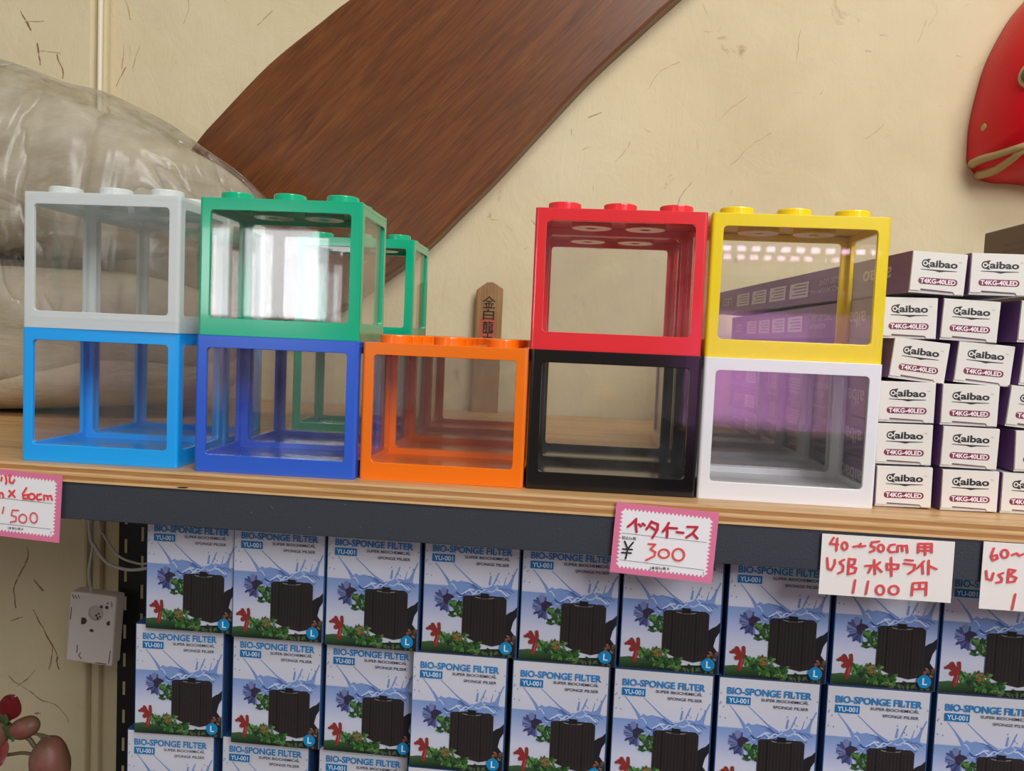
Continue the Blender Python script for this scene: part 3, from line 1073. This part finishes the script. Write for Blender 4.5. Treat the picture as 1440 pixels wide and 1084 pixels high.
def price_card(label, loc, w, h, roll, fancy, frame, inks, lines=(), texts=()):
    t = thing('price_card', label, 'sign', loc, -0.026, None, roll)
    c = MB()
    c.box(0, w, -0.0006, 0.0, -h, 0, (224, 120, 156) if fancy else (238, 232, 226))
    c.build('card', m_ink, t)
    if fancy:
        a = Art(lambda x, z, l: (x, -0.0007 - l * EPS, z))
        mg, tooth, amp = 0.0036, 0.0026, 0.0016
        m2 = mg + amp
        wf = (240, 238, 240)
        a.p([(m2, -h + m2), (w - m2, -h + m2), (w - m2, -m2), (m2, -m2)], 0, wf)
        nx, nz = int((w - 2 * m2) / tooth), int((h - 2 * m2) / tooth)
        for k in range(nx):
            x0, x1 = m2 + (w - 2 * m2) * k / nx, m2 + (w - 2 * m2) * (k + 1) / nx
            a.p([(x0, -m2 - 0.0001), (x1, -m2 - 0.0001), ((x0 + x1) / 2, -mg + 0.0002)], 0, wf)
            a.p([(x1, -h + m2 + 0.0001), (x0, -h + m2 + 0.0001), ((x0 + x1) / 2, -h + mg - 0.0002)], 0, wf)
        for k in range(nz):
            z0, z1 = -h + m2 + (h - 2 * m2) * k / nz, -h + m2 + (h - 2 * m2) * (k + 1) / nz
            a.p([(m2 + 0.0001, z1), (mg - 0.0002, (z0 + z1) / 2), (m2 + 0.0001, z0)], 0, wf)
            a.p([(w - m2 - 0.0001, z0), (w - mg + 0.0002, (z0 + z1) / 2), (w - m2 - 0.0001, z1)], 0, wf)
        a.build('white_field', m_ink, t)
    if lines or texts:
        a = Art(drawing(frame, w, h, 0.0010))
        for p0, p1, wd_ in lines:
            a.stroke([p0, p1], wd_, 0, (50, 50, 54))
        for s_, quad in texts:
            a.text(s_, quad, 1, (50, 50, 54), 0.01)
        a.build('printed_line', m_ink, t)
    a = Art(drawing(frame, w, h, 0.0013))
    for wd_, col, pts in inks:
        a.stroke(pts, wd_, 0, col)
    a.build('handwriting', m_ink, t)
    return t


def oval(cx_, cy_, rx, ry, n=20):
    return [(cx_ + rx * math.cos(2 * PI * k / n - 1.4), cy_ + ry * math.sin(2 * PI * k / n - 1.4)) for k in range(n + 1)]


ink = []
for pts in [[(322, 355), (365, 320), (405, 275), (400, 330), (410, 410)], [(430, 330), (455, 350)], [(470, 322), (492, 340)],
            [(560, 300), (535, 345), (510, 380)], [(560, 305), (625, 330), (620, 385), (570, 470)], [(555, 360), (600, 390)],
            [(735, 315), (710, 360), (675, 405)], [(710, 365), (815, 372)], [(715, 370), (720, 410), (715, 465)], [(815, 410), (880, 418)],
            [(920, 355), (1020, 358), (975, 420), (910, 465)], [(970, 420), (1020, 475)]]:
    ink.append((25, RED, pts))
for pts in [[(530, 535), (600, 540), (550, 590), (600, 620), (590, 660), (505, 705)], oval(685, 635, 52, 45), oval(830, 645, 58, 62)]:
    ink.append((20, RED2, pts))
for pts in [[(290, 510), (320, 590)], [(375, 520), (320, 590), (300, 690)], [(270, 590), (365, 595)], [(260, 628), (355, 632)]]:
    ink.append((17, (42, 40, 46), pts))
price_card('pink bordered price card reading 300, clipped to the shelf edge under the black case', (0.4474, -0.0222, -0.0014), 0.0690, 0.0487, 0.046, True,
           [(205, 100), (1240, 215), (1160, 945), (140, 835)], ink,
           [((260, 422), (1110, 518), 4), ((235, 703), (1080, 803), 4), ((1078, 822), (1076, 860), 4)],
           [('税込価格', [(258, 488), (405, 500), (260, 452)]), ('[本体価格 ¥', [(546, 806), (735, 815), (550, 768)])])

ink = []
for pts in [[(10, 215), (0, 250)], [(55, 200), (60, 260), (50, 285)], [(100, 195), (95, 270), (130, 280), (150, 245)],
            [(-30, 430), (-28, 385), (0, 380), (12, 395), (15, 430)], [(85, 360), (145, 430)], [(145, 360), (75, 425)], [(280, 335), (235, 395), (240, 450), (290, 450), (295, 408), (242, 415)],
            oval(335, 430, 34, 32), [(440, 405), (400, 410), (385, 445), (405, 468), (440, 462)], [(470, 470), (472, 420), (510, 425), (515, 465)], [(515, 430), (550, 425), (560, 470)]]:
    ink.append((22, (232, 74, 78), pts))
for pts in [[(15, 535), (-5, 600)], [(180, 575), (110, 570), (95, 625), (150, 645), (142, 690), (80, 700)], oval(222, 665, 44, 46), oval(345, 660, 40, 55)]:
    ink.append((17, (220, 96, 98), pts))
price_card('pink bordered price card reading 60cm and 500 at the left edge of the shelf', (-0.0245, -0.0096, -0.0046), 0.0690, 0.0500, 0.045, True,
           [(-295, 93), (680, 215), (605, 945), (-370, 800)], ink,
           [((-220, 410), (555, 512), 4), ((-260, 680), (525, 790), 4), ((528, 815), (520, 855), 4)],
           [('[本体価格 ¥', [(45, 780), (215, 800), (48, 745)])])

ink = []
for pts in [[(165, 125), (140, 165), (195, 170)], [(190, 130), (183, 210)], oval(240, 180, 19, 25), [(300, 185), (335, 180), (350, 165), (342, 185), (380, 180)],
            [(475, 150), (425, 155), (418, 180), (445, 190), (440, 212), (412, 220)], oval(487, 195, 20, 24), [(580, 170), (550, 175), (535, 200), (550, 222), (582, 220)],
            [(600, 220), (600, 178), (630, 178), (632, 215)], [(632, 182), (662, 178), (665, 225)],
            [(740, 165), (738, 225)], [(740, 165), (830, 165), (828, 225)], [(745, 188), (828, 188)], [(742, 212), (828, 212)], [(785, 165), (785, 240)],
            [(120, 260), (125, 330), (148, 340), (172, 300), (172, 272)], [(235, 272), (205, 287), (230, 315), (225, 350), (195, 362)], [(270, 265), (262, 370)], [(268, 268), (312, 270), (306, 300), (272, 312), (318, 330), (308, 360), (262, 370)],
            [(440, 275), (445, 370)], [(380, 315), (425, 312), (400, 360)], [(480, 290), (450, 315), (490, 355)],
            [(525, 300), (528, 342)], [(525, 302), (605, 308), (600, 335), (528, 342)], [(555, 260), (556, 385)],
            [(650, 275), (700, 280)], [(640, 300), (715, 310), (708, 345), (670, 370)], [(775, 285), (745, 318), (725, 335)], [(765, 308), (768, 370)], [(808, 280), (805, 375)], [(812, 318), (858, 340)],
            [(310, 410), (295, 495)], [(398, 420), (382, 505)], oval(478, 480, 27, 32), oval(570, 482, 32, 30),
            [(700, 435), (690, 520)], [(700, 435), (790, 432), (785, 520)], [(745, 437), (745, 475)], [(700, 478), (788, 475)]]:
    ink.append((15, (222, 78, 80), pts))
price_card('white handwritten card reading 40 to 50cm and 1100 on the black shelf beam', (0.5848, -0.0240, -0.0145), 0.0847, 0.0410, -0.002, False, [(88, 100), (988, 153), (950, 580), (60, 500)], ink)
ink = []
for pts in [[(1250, 195), (1232, 250), (1245, 278), (1275, 265), (1270, 240), (1235, 250)], oval(1322, 232, 23, 28), [(1370, 240), (1400, 228), (1420, 245), (1445, 233)],
            [(1200, 350), (1205, 405), (1235, 415), (1248, 365)], [(1312, 365), (1282, 377), (1305, 405), (1300, 428), (1268, 432)], [(1350, 340), (1342, 430)], [(1350, 340), (1393, 348), (1355, 380), (1400, 400), (1385, 426), (1342, 430)], [(1393, 515), (1372, 620)]]:
    ink.append((15, (222, 78, 80), pts))
price_card('white handwritten card reading 60 and USB, cut by the right picture edge', (0.6874, -0.0267, -0.0128), 0.0847, 0.0448, 0.0, False, [(1187, 150), (2087, 203), (2052, 700), (1152, 612)], ink)

# ------------------------------------------------------------------ wooden talisman against the wall
t = thing('wooden_talisman', 'small wooden talisman board with brushed black characters, leaning on the wall', 'plaque', (0.2927, 0.5535, 0.0), 0.0, None, 0.0, -0.05)
b = MB()
tw = 0.0187
b.prism_y([(-tw, 0.0), (tw, 0.0), (tw, 0.176), (0.008, 0.1825), (0.0035, 0.1848), (-0.004, 0.184), (-tw, 0.173)], 0.0, 0.007)
b.build('board', m_talis, t, bevel=0.0006)
b = Art(lambda x, z, l: (x, -0.0002 - l * EPS, z))
b.p([(-0.0125, 0.090), (0.0105, 0.090), (0.0105, 0.1345), (-0.0125, 0.1345)], 0, (170, 84, 58))
b.build('red_stamp', m_ink, t)
b = Art(lambda x, z, l: (x, -0.0004 - l * EPS, z))
for st in [[(.5, 1), (.27, .74), (0, .58)], [(.5, 1), (.73, .74), (1, .58)], [(.28, .58), (.72, .58)], [(.14, .38), (.86, .38)], [(.5, .58), (.5, .03)], [(.25, .28), (.33, .1)], [(.75, .28), (.67, .1)], [(.02, .02), (.98, .02)]]:
    b.stroke([(-0.0082 + 0.0166 * u, 0.1480 + 0.0160 * v_) for u, v_ in st], 0.0016, 0, (36, 26, 20))
for ch, z in [('白', 0.1310), ('龍', 0.1140), ('王', 0.0985)]:
    b.text(ch, [(-0.0080, z), (0.0082, z), (-0.0080, z + 0.0155)], 0, (36, 26, 20), 0.012)
b.build('lettering', m_ink, t)

# ------------------------------------------------------------------ carved red fish on the wall
fish = thing('fish_ornament', 'glossy red carved fish head ornament hanging on the wall at the upper right', 'ornament', (1.12, WALL_Y, 0.45))
m_fish = mat('red_lacquer', (206, 4, 28), 0.36, spec=0.22, coat=0.0)
v = coords(m_fish)
nf = noise_n(m_fish, v, 160, 3, 0.6)
bump(m_fish, nf, 0.12, 0.002)
m_lip = mat('worn_gold_edge', (176, 152, 100), 0.5)
out = [(0.9165, 0.336), (0.9133, 0.3432), (0.9048, 0.3536), (0.9031, 0.3651), (0.903, 0.4005), (0.9087, 0.4402), (0.9178, 0.4798), (0.9345, 0.5192), (0.9535, 0.5498), (1.0, 0.602), (1.07, 0.655), (1.17, 0.70), (1.30, 0.71), (1.43, 0.66), (1.52, 0.60),
       (1.62, 0.63), (1.72, 0.70), (1.70, 0.55), (1.72, 0.40), (1.62, 0.46), (1.52, 0.50), (1.40, 0.42), (1.28, 0.36), (1.15, 0.325), (1.05, 0.318), (0.9706, 0.3288), (0.9359, 0.3305)]
spine = [(1.0, 0.44), (1.45, 0.54)]
out = [(0.4119 + (x - 0.4119) * 1.063, 0.1074 + (z - 0.1074) * 1.063) for x, z in out]
outl = smooth_line(out + [out[0]], 5)[:-1]
b = MB()
NR = 12
TH = 0.115
rings = []
for k in range(NR):
    t_ = k / (NR - 1) * PI / 2
    ring = []
    for x, z in outl:
        q = min(max((x - spine[0][0]) / (spine[1][0] - spine[0][0]), 0), 1)
        sx, sz = spine[0][0] + q * (spine[1][0] - spine[0][0]), spine[0][1] + q * (spine[1][1] - spine[0][1])
        thick = TH * (1.0 if x < 1.3 else max(0.25, 1 - (x - 1.3) * 2.2))
        ring.append((sx + (x - sx) * math.cos(t_) - 1.12, -0.012 - thick * math.sin(t_), sz + (z - sz) * math.cos(t_) - 0.45))
    rings.append(ring)
n = len(outl)
vs = [(x, -0.001, z) for x, y, z in rings[0]] + [p for r in rings for p in r]
fs = [tuple(range(n))]
for k in range(NR):
    for i in range(n):
        fs.append((k * n + i, (k + 1) * n + i, (k + 1) * n + (i + 1) % n, k * n + (i + 1) % n))
b.idx(vs, fs)
bm = bmesh.new()
me = b.mesh('fish_body', [m_fish], True)
bm.from_mesh(me)
bmesh.ops.remove_doubles(bm, verts=bm.verts, dist=0.0004)
bmesh.ops.recalc_face_normals(bm, faces=bm.faces)
bm.to_mesh(me)
bm.free()
body = link_mesh('body', me, fish)
bvh = BVHTree.FromPolygons([v_.co for v_ in me.vertices], [tuple(p_.vertices) for p_ in me.polygons])


def normal_on_fish(x, z):
    h_ = bvh.ray_cast(Vector((x - 1.12, -1, z - 0.45)), Vector((0, 1, 0)))
    n_ = h_[1].normalized()
    return n_ if n_.y < 0 else -n_


def on_fish(x, z, off=0.0):
    h_ = bvh.ray_cast(Vector((x - 1.12, -1, z - 0.45)), Vector((0, 1, 0)))
    y = h_[0].y if h_[0] is not None else -0.012
    return (x - 1.12, y - off, z - 0.45)


for pts in [[(0.9373, 0.3668), (0.9390, 0.3683), (0.9452, 0.3690), (0.9557, 0.3714), (0.9623, 0.3733), (0.985, 0.382)], [(0.9472, 0.3524), (0.9504, 0.3519), (0.9542, 0.3543), (0.9595, 0.3622), (0.9639, 0.3685), (0.985, 0.380)]]:
    b = MB()
    q = smooth_line([on_fish(x, z, -0.001) for x, z in pts], 4)
    b.tube(q, [0.0060 - 0.0022 * i / len(q) for i in range(len(q))], 8)
    b.build('lip', m_lip, fish, smooth=True)
b = MB()
c_ = Vector(on_fish(0.9357, 0.4079))
n_ = normal_on_fish(0.9357, 0.4079)
b.tube([c_ - n_ * 0.003, c_ + n_ * 0.0010, c_ + n_ * 0.0016], [0.0050, 0.0050, 0.0042], 16)
b.build('nostril', m_lip, fish, smooth=False)
c_ = Vector(on_fish(0.9625, 0.4580))
b = MB(); n_ = normal_on_fish(0.9625, 0.4580); b.tube([c_ - n_ * 0.012, c_ + n_ * 0.002, c_ + n_ * 0.0035], [0.0185, 0.0185, 0.0165], 32)
eye = b.build('eye', m_lip, fish)
b = MB(); b.tube([c_, c_ + n_ * 0.005, c_ + n_ * 0.008], [0.0135, 0.0135, 0.008], 28)
b.build('iris', plastic('black_lacquer', (24, 20, 18), 0.15), eye, smooth=False)

# ------------------------------------------------------------------ wrapped bundle of foam at the left
m_foam = mat('grey_foam', (176, 166, 148), 0.8)
v = coords(m_foam, (1, 1, 2.5))
nfm = noise_n(m_foam, v, 7, 5, 0.6, 0.8)
ln(m_foam, ramp(m_foam, nfm, [(0.3, (164, 152, 130)), (0.55, (186, 174, 150)), (0.8, (198, 188, 168))]), P(m_foam, 'Base Color'))
bump(m_foam, nfm, 0.5, 0.012)


def blob(center, rad, e1, e2, nu=64, nv=40, disp=0.0, scale=6.0, ridge=0.0, seed=0.0, zmin=None):
    def sg(x, e):
        return math.copysign(abs(x) ** e, x)
    mb = MB()
    vs, fs = [], []
    for j in range(nv + 1):
        ph = -PI / 2 + PI * j / nv
        for i in range(nu):
            th = 2 * PI * i / nu
            d_ = Vector((sg(math.cos(ph), e1) * sg(math.cos(th), e2), sg(math.cos(ph), e1) * sg(math.sin(th), e2), sg(math.sin(ph), e1)))
            p_ = Vector((center[0] + rad[0] * d_.x, center[1] + rad[1] * d_.y, center[2] + rad[2] * d_.z))
            q_ = p_ * scale + Vector((seed, seed, seed))
            f_ = disp * noise.noise(q_) + disp * 0.5 * noise.noise(q_ * 2.3)
            if ridge:
                f_ += ridge * (0.5 - abs(noise.noise(Vector((q_.x * 0.7 + q_.z, q_.y, q_.z * 0.6 - q_.x * 0.5)))) * 2)
            p_ += d_.normalized() * f_
            if zmin is not None:
                p_.z = max(p_.z, zmin)
            p_.y = min(p_.y, 0.552)
            vs.append(p_)
    for j in range(nv):
        for i in range(nu):
            fs.append((j * nu + i, j * nu + (i + 1) % nu, (j + 1) * nu + (i + 1) % nu, (j + 1) * nu + i))
    mb.idx(vs, fs)
    return mb


bun = thing('wrapped_bundle', 'bulky grey foam bundle wrapped in clear crinkled plastic at the left end', 'bundle', (-0.2, 0.35, 0.0))
bun_off = Vector((-0.2, 0.35, 0.0))
up_b = blob((-0.31 + 0.2, 0.0, 0.275), (0.340, 0.132, 0.098), 0.74, 0.8, disp=0.006, scale=7, seed=2.0)
# upper roll droops towards its right end
for i, p_ in enumerate(up_b.v):
    x = p_[0] - 0.2
    d_ = max(0.0, (x + 0.28)) ** 1.5 * 0.36
    up_b.v[i] = (p_[0], p_[1], p_[2] - d_ * max(0, (p_[2] - 0.17) / 0.2))
up_b.build('foam_roll', m_foam, bun, smooth=True)
blob((-0.34 + 0.2, 0.0, 0.084), (0.355, 0.135, 0.083), 0.55, 0.7, disp=0.005, scale=8, seed=7.0, zmin=0.002).build('foam_roll', m_foam, bun, smooth=True)
film = blob((-0.32 + 0.2, 0.0, 0.200), (0.372, 0.168, 0.192), 0.66, 0.8, 150, 90, disp=0.005, scale=7, ridge=0.012, seed=4.0, zmin=0.001)
for i, p_ in enumerate(film.v):
    x = p_[0] - 0.2
    z = p_[2]
    d_ = max(0.0, (x + 0.28)) ** 1.5 * 0.33
    # the loose corner of the sheet pulls out to the right
    pull = math.exp(-((z - 0.235) / 0.03) ** 2) * max(0.0, x + 0.03) * 0.9
    film.v[i] = (p_[0] + pull, p_[1], z - d_ * max(0, (z - 0.17) / 0.2))
film.build('plastic_wrap', m_film, bun, smooth=True)

# ------------------------------------------------------------------ control box, cables, plant below the shelf
m_cream = mat('aged_white_plastic', (226, 216, 212), 0.4)
t = thing('control_box', 'aged white plastic control box with small holes, hanging beside the black slotted post', 'box', (-0.2065, 0.43, -0.3020), 0.0, None, 0.06)
b = MB(); b.box(-0.0318, 0.0318, 0.0, 0.022, -0.0475, 0.0475)
b.build('housing', m_cream, t, bevel=0.0025)
b = Art(lambda x, z, l: (x, -0.0003 - l * EPS, z))
DK = (84, 62, 54)
b.ellipse(0.0055, 0.0225, 0.0105, 0.0105, 0, (168, 156, 152)); b.ellipse(0.0062, 0.0235, 0.0096, 0.0096, 1, (196, 184, 180))
for x, z, r in [(0.0065, 0.0195, 0.0017), (0.0095, 0.0225, 0.0014), (0.0085, 0.016, 0.0018), (0.0115, 0.0185, 0.0013), (0.0125, 0.032, 0.0022), (0.020, 0.032, 0.0024), (0.021, 0.0375, 0.0012)]:
    b.ellipse(x, z, r, r, 2, DK, 12)
b.p([(-0.014, 0.014), (-0.0085, 0.0145), (-0.006, 0.0105), (-0.008, 0.006), (-0.014, 0.0045)], 0, DK)
b.p([(0.0235, 0.0145), (0.0255, 0.0135), (0.026, 0.0085), (0.0225, 0.0075), (0.0205, 0.0105)], 0, DK)
b.p([(-0.002, -0.001), (0.001, 0.0005), (0.0045, -0.001), (0.003, -0.004), (-0.001, -0.0035)], 0, DK)
for pts in [[(-0.0285, 0.043), (-0.026, 0.039)], [(-0.0245, 0.0425), (-0.022, 0.039)], [(-0.0205, 0.043), (-0.0185, 0.0405)], [(-0.0285, 0.026), (-0.029, 0.010)], [(0.029, -0.026), (0.028, -0.043)], [(-0.012, -0.034), (-0.014, -0.038), (-0.010, -0.042)], [(-0.017, -0.024), (-0.017, -0.034)], [(0.024, -0.0445), (0.010, -0.0445)], [(0.026, 0.040), (0.027, 0.034)]]:
    b.stroke(pts, 0.0011, 0, DK)
b.build('hole', m_ink, t)


def cable(label, pts, r):
    c = MB()
    c.tube(smooth_line(pts, 8), r, 10, (206, 200, 196))
    return tag(c.build('cable', m_ink, smooth=True), label, 'cable')


cable('thin white cable hanging straight down to the control box', [(-0.2030, 0.44, -0.042), (-0.2032, 0.43, -0.11), (-0.2030, 0.425, -0.168), (-0.2010, 0.423, -0.190), (-0.2075, 0.426, -0.225), (-0.2125, 0.441, -0.256)], 0.0018)
cable('white cable looping from the shelf corner behind the filter boxes, lower of the two loops', [(-0.2045, 0.42, -0.05), (-0.2035, 0.42, -0.165), (-0.1955, 0.42, -0.188), (-0.1798, 0.42, -0.2075), (-0.1556, 0.42, -0.2150), (-0.1315, 0.42, -0.2135), (-0.110, 0.42, -0.206), (-0.06, 0.42, -0.2)], 0.0022)
cable('white cable looping from the shelf corner behind the filter boxes, upper of the two loops', [(-0.197, 0.43, -0.05), (-0.1965, 0.43, -0.155), (-0.1900, 0.43, -0.175), (-0.1702, 0.43, -0.2005), (-0.146, 0.43, -0.2090), (-0.1300, 0.43, -0.2085), (-0.105, 0.43, -0.199), (-0.06, 0.43, -0.19)], 0.0016)

t = thing('potted_plant', 'reddish plant with plump brown buds at the lower left corner', 'plant', (-0.10, 0.15, -0.95))
m_bud = mat('plant_bud', (142, 92, 80), 0.5)
v = coords(m_bud)
ln(m_bud, ramp(m_bud, noise_n(m_bud, v, 30, 4, 0.6), [(0.35, (104, 80, 54)), (0.55, (138, 92, 76)), (0.7, (136, 66, 62))]), P(m_bud, 'Base Color'))
m_leaf = mat('red_leaf', (128, 34, 38), 0.45)
m_gleaf = mat('green_leaf', (66, 84, 48), 0.5)
m_stem = mat('plant_stem', (96, 84, 56), 0.55)


def rel(x, z, y=0.15):
    return (x + 0.10, y - 0.15, z + 0.95)


def bud(x, z, rx, rz_, rot):
    mb = blob((0, 0, 0), (rx, rx * 0.95, rz_), 1.0, 1.0, 28, 20, disp=rx * 0.10, scale=40, seed=x * 30)
    o = mb.build('bud', m_bud, t, smooth=True)
    o.location = rel(x, z)
    o.rotation_euler = (0, rot, 0)


bud(-0.0725, -0.3215, 0.0185, 0.0250, -0.1)
bud(-0.0985, -0.2895, 0.0105, 0.0150, 1.2)
bud(-0.128, -0.300, 0.012, 0.016, 0.2)
for pts, r in [([(-0.0800, -0.300), (-0.0835, -0.2955), (-0.0925, -0.2935), (-0.105, -0.297), (-0.125, -0.3000)], 0.0014), ([(-0.075, -0.305), (-0.086, -0.3085), (-0.094, -0.300), (-0.106, -0.293), (-0.125, -0.287)], 0.0022),
               ([(-0.088, -0.3155), (-0.100, -0.3145), (-0.115, -0.3175), (-0.14, -0.322)], 0.0016), ([(-0.14, -0.322), (-0.135, -0.45), (-0.11, -0.70), (-0.10, -0.82)], 0.0035), ([(-0.125, -0.287), (-0.14, -0.322)], 0.0024),
               ([(-0.075, -0.343), (-0.085, -0.5), (-0.098, -0.82)], 0.0025), ([(-0.0665, -0.3035), (-0.0700, -0.2985), (-0.0790, -0.2950), (-0.0900, -0.2945)], 0.0012)]:
    c = MB(); c.tube(smooth_line([rel(x, z) for x, z in pts], 6), r, 8)
    c.build('stem', m_stem, t, smooth=True)


def leaf(x, z, ang, length, wid, m_):
    c = MB()
    n = 10
    vs, fs = [], []
    for i in range(n + 1):
        s_ = i / n
        w_ = wid * math.sin(PI * min(1, s_ * 0.92 + 0.06)) ** 0.8
        px, pz = x + math.cos(ang) * length * s_, z + math.sin(ang) * length * s_
        nx, nz = -math.sin(ang), math.cos(ang)
        bend = -0.010 * s_ * s_
        for q, yy in ((-1, 0.003), (0, -0.001), (1, 0.003)):
            vs.append(rel(px + nx * w_ * q, pz + nz * w_ * q, 0.148 + bend + yy))
    m0 = len(vs)
    vs += [(a, y + 0.0008, c_z) for a, y, c_z in vs]
    for i in range(n):
        for k in (0, 1):
            a = i * 3 + k
            fs.append((a, a + 3, a + 4, a + 1))
            fs.append((m0 + a, m0 + a + 1, m0 + a + 4, m0 + a + 3))
    c.idx(vs, fs)
    c.build('leaf', m_, t, smooth=True)


leaf(-0.122, -0.283, 0.95, 0.036, 0.0115, m_leaf)
leaf(-0.118, -0.285, 1.35, 0.030, 0.009, m_leaf)
leaf(-0.126, -0.300, -1.2, 0.026, 0.008, m_leaf)
leaf(-0.128, -0.282, 0.1, 0.020, 0.007, m_gleaf)
leaf(-0.124, -0.288, -0.4, 0.024, 0.007, m_gleaf)
c = MB()
c.lathe_z([(0.045, 0.0), (0.062, 0.13), (0.066, 0.13), (0.066, 0.14), (0.058, 0.14), (0.056, 0.12), (0.0, 0.12)], 32)
c.build('pot', mat('clay_pot', (140, 84, 60), 0.7), t, smooth=False)
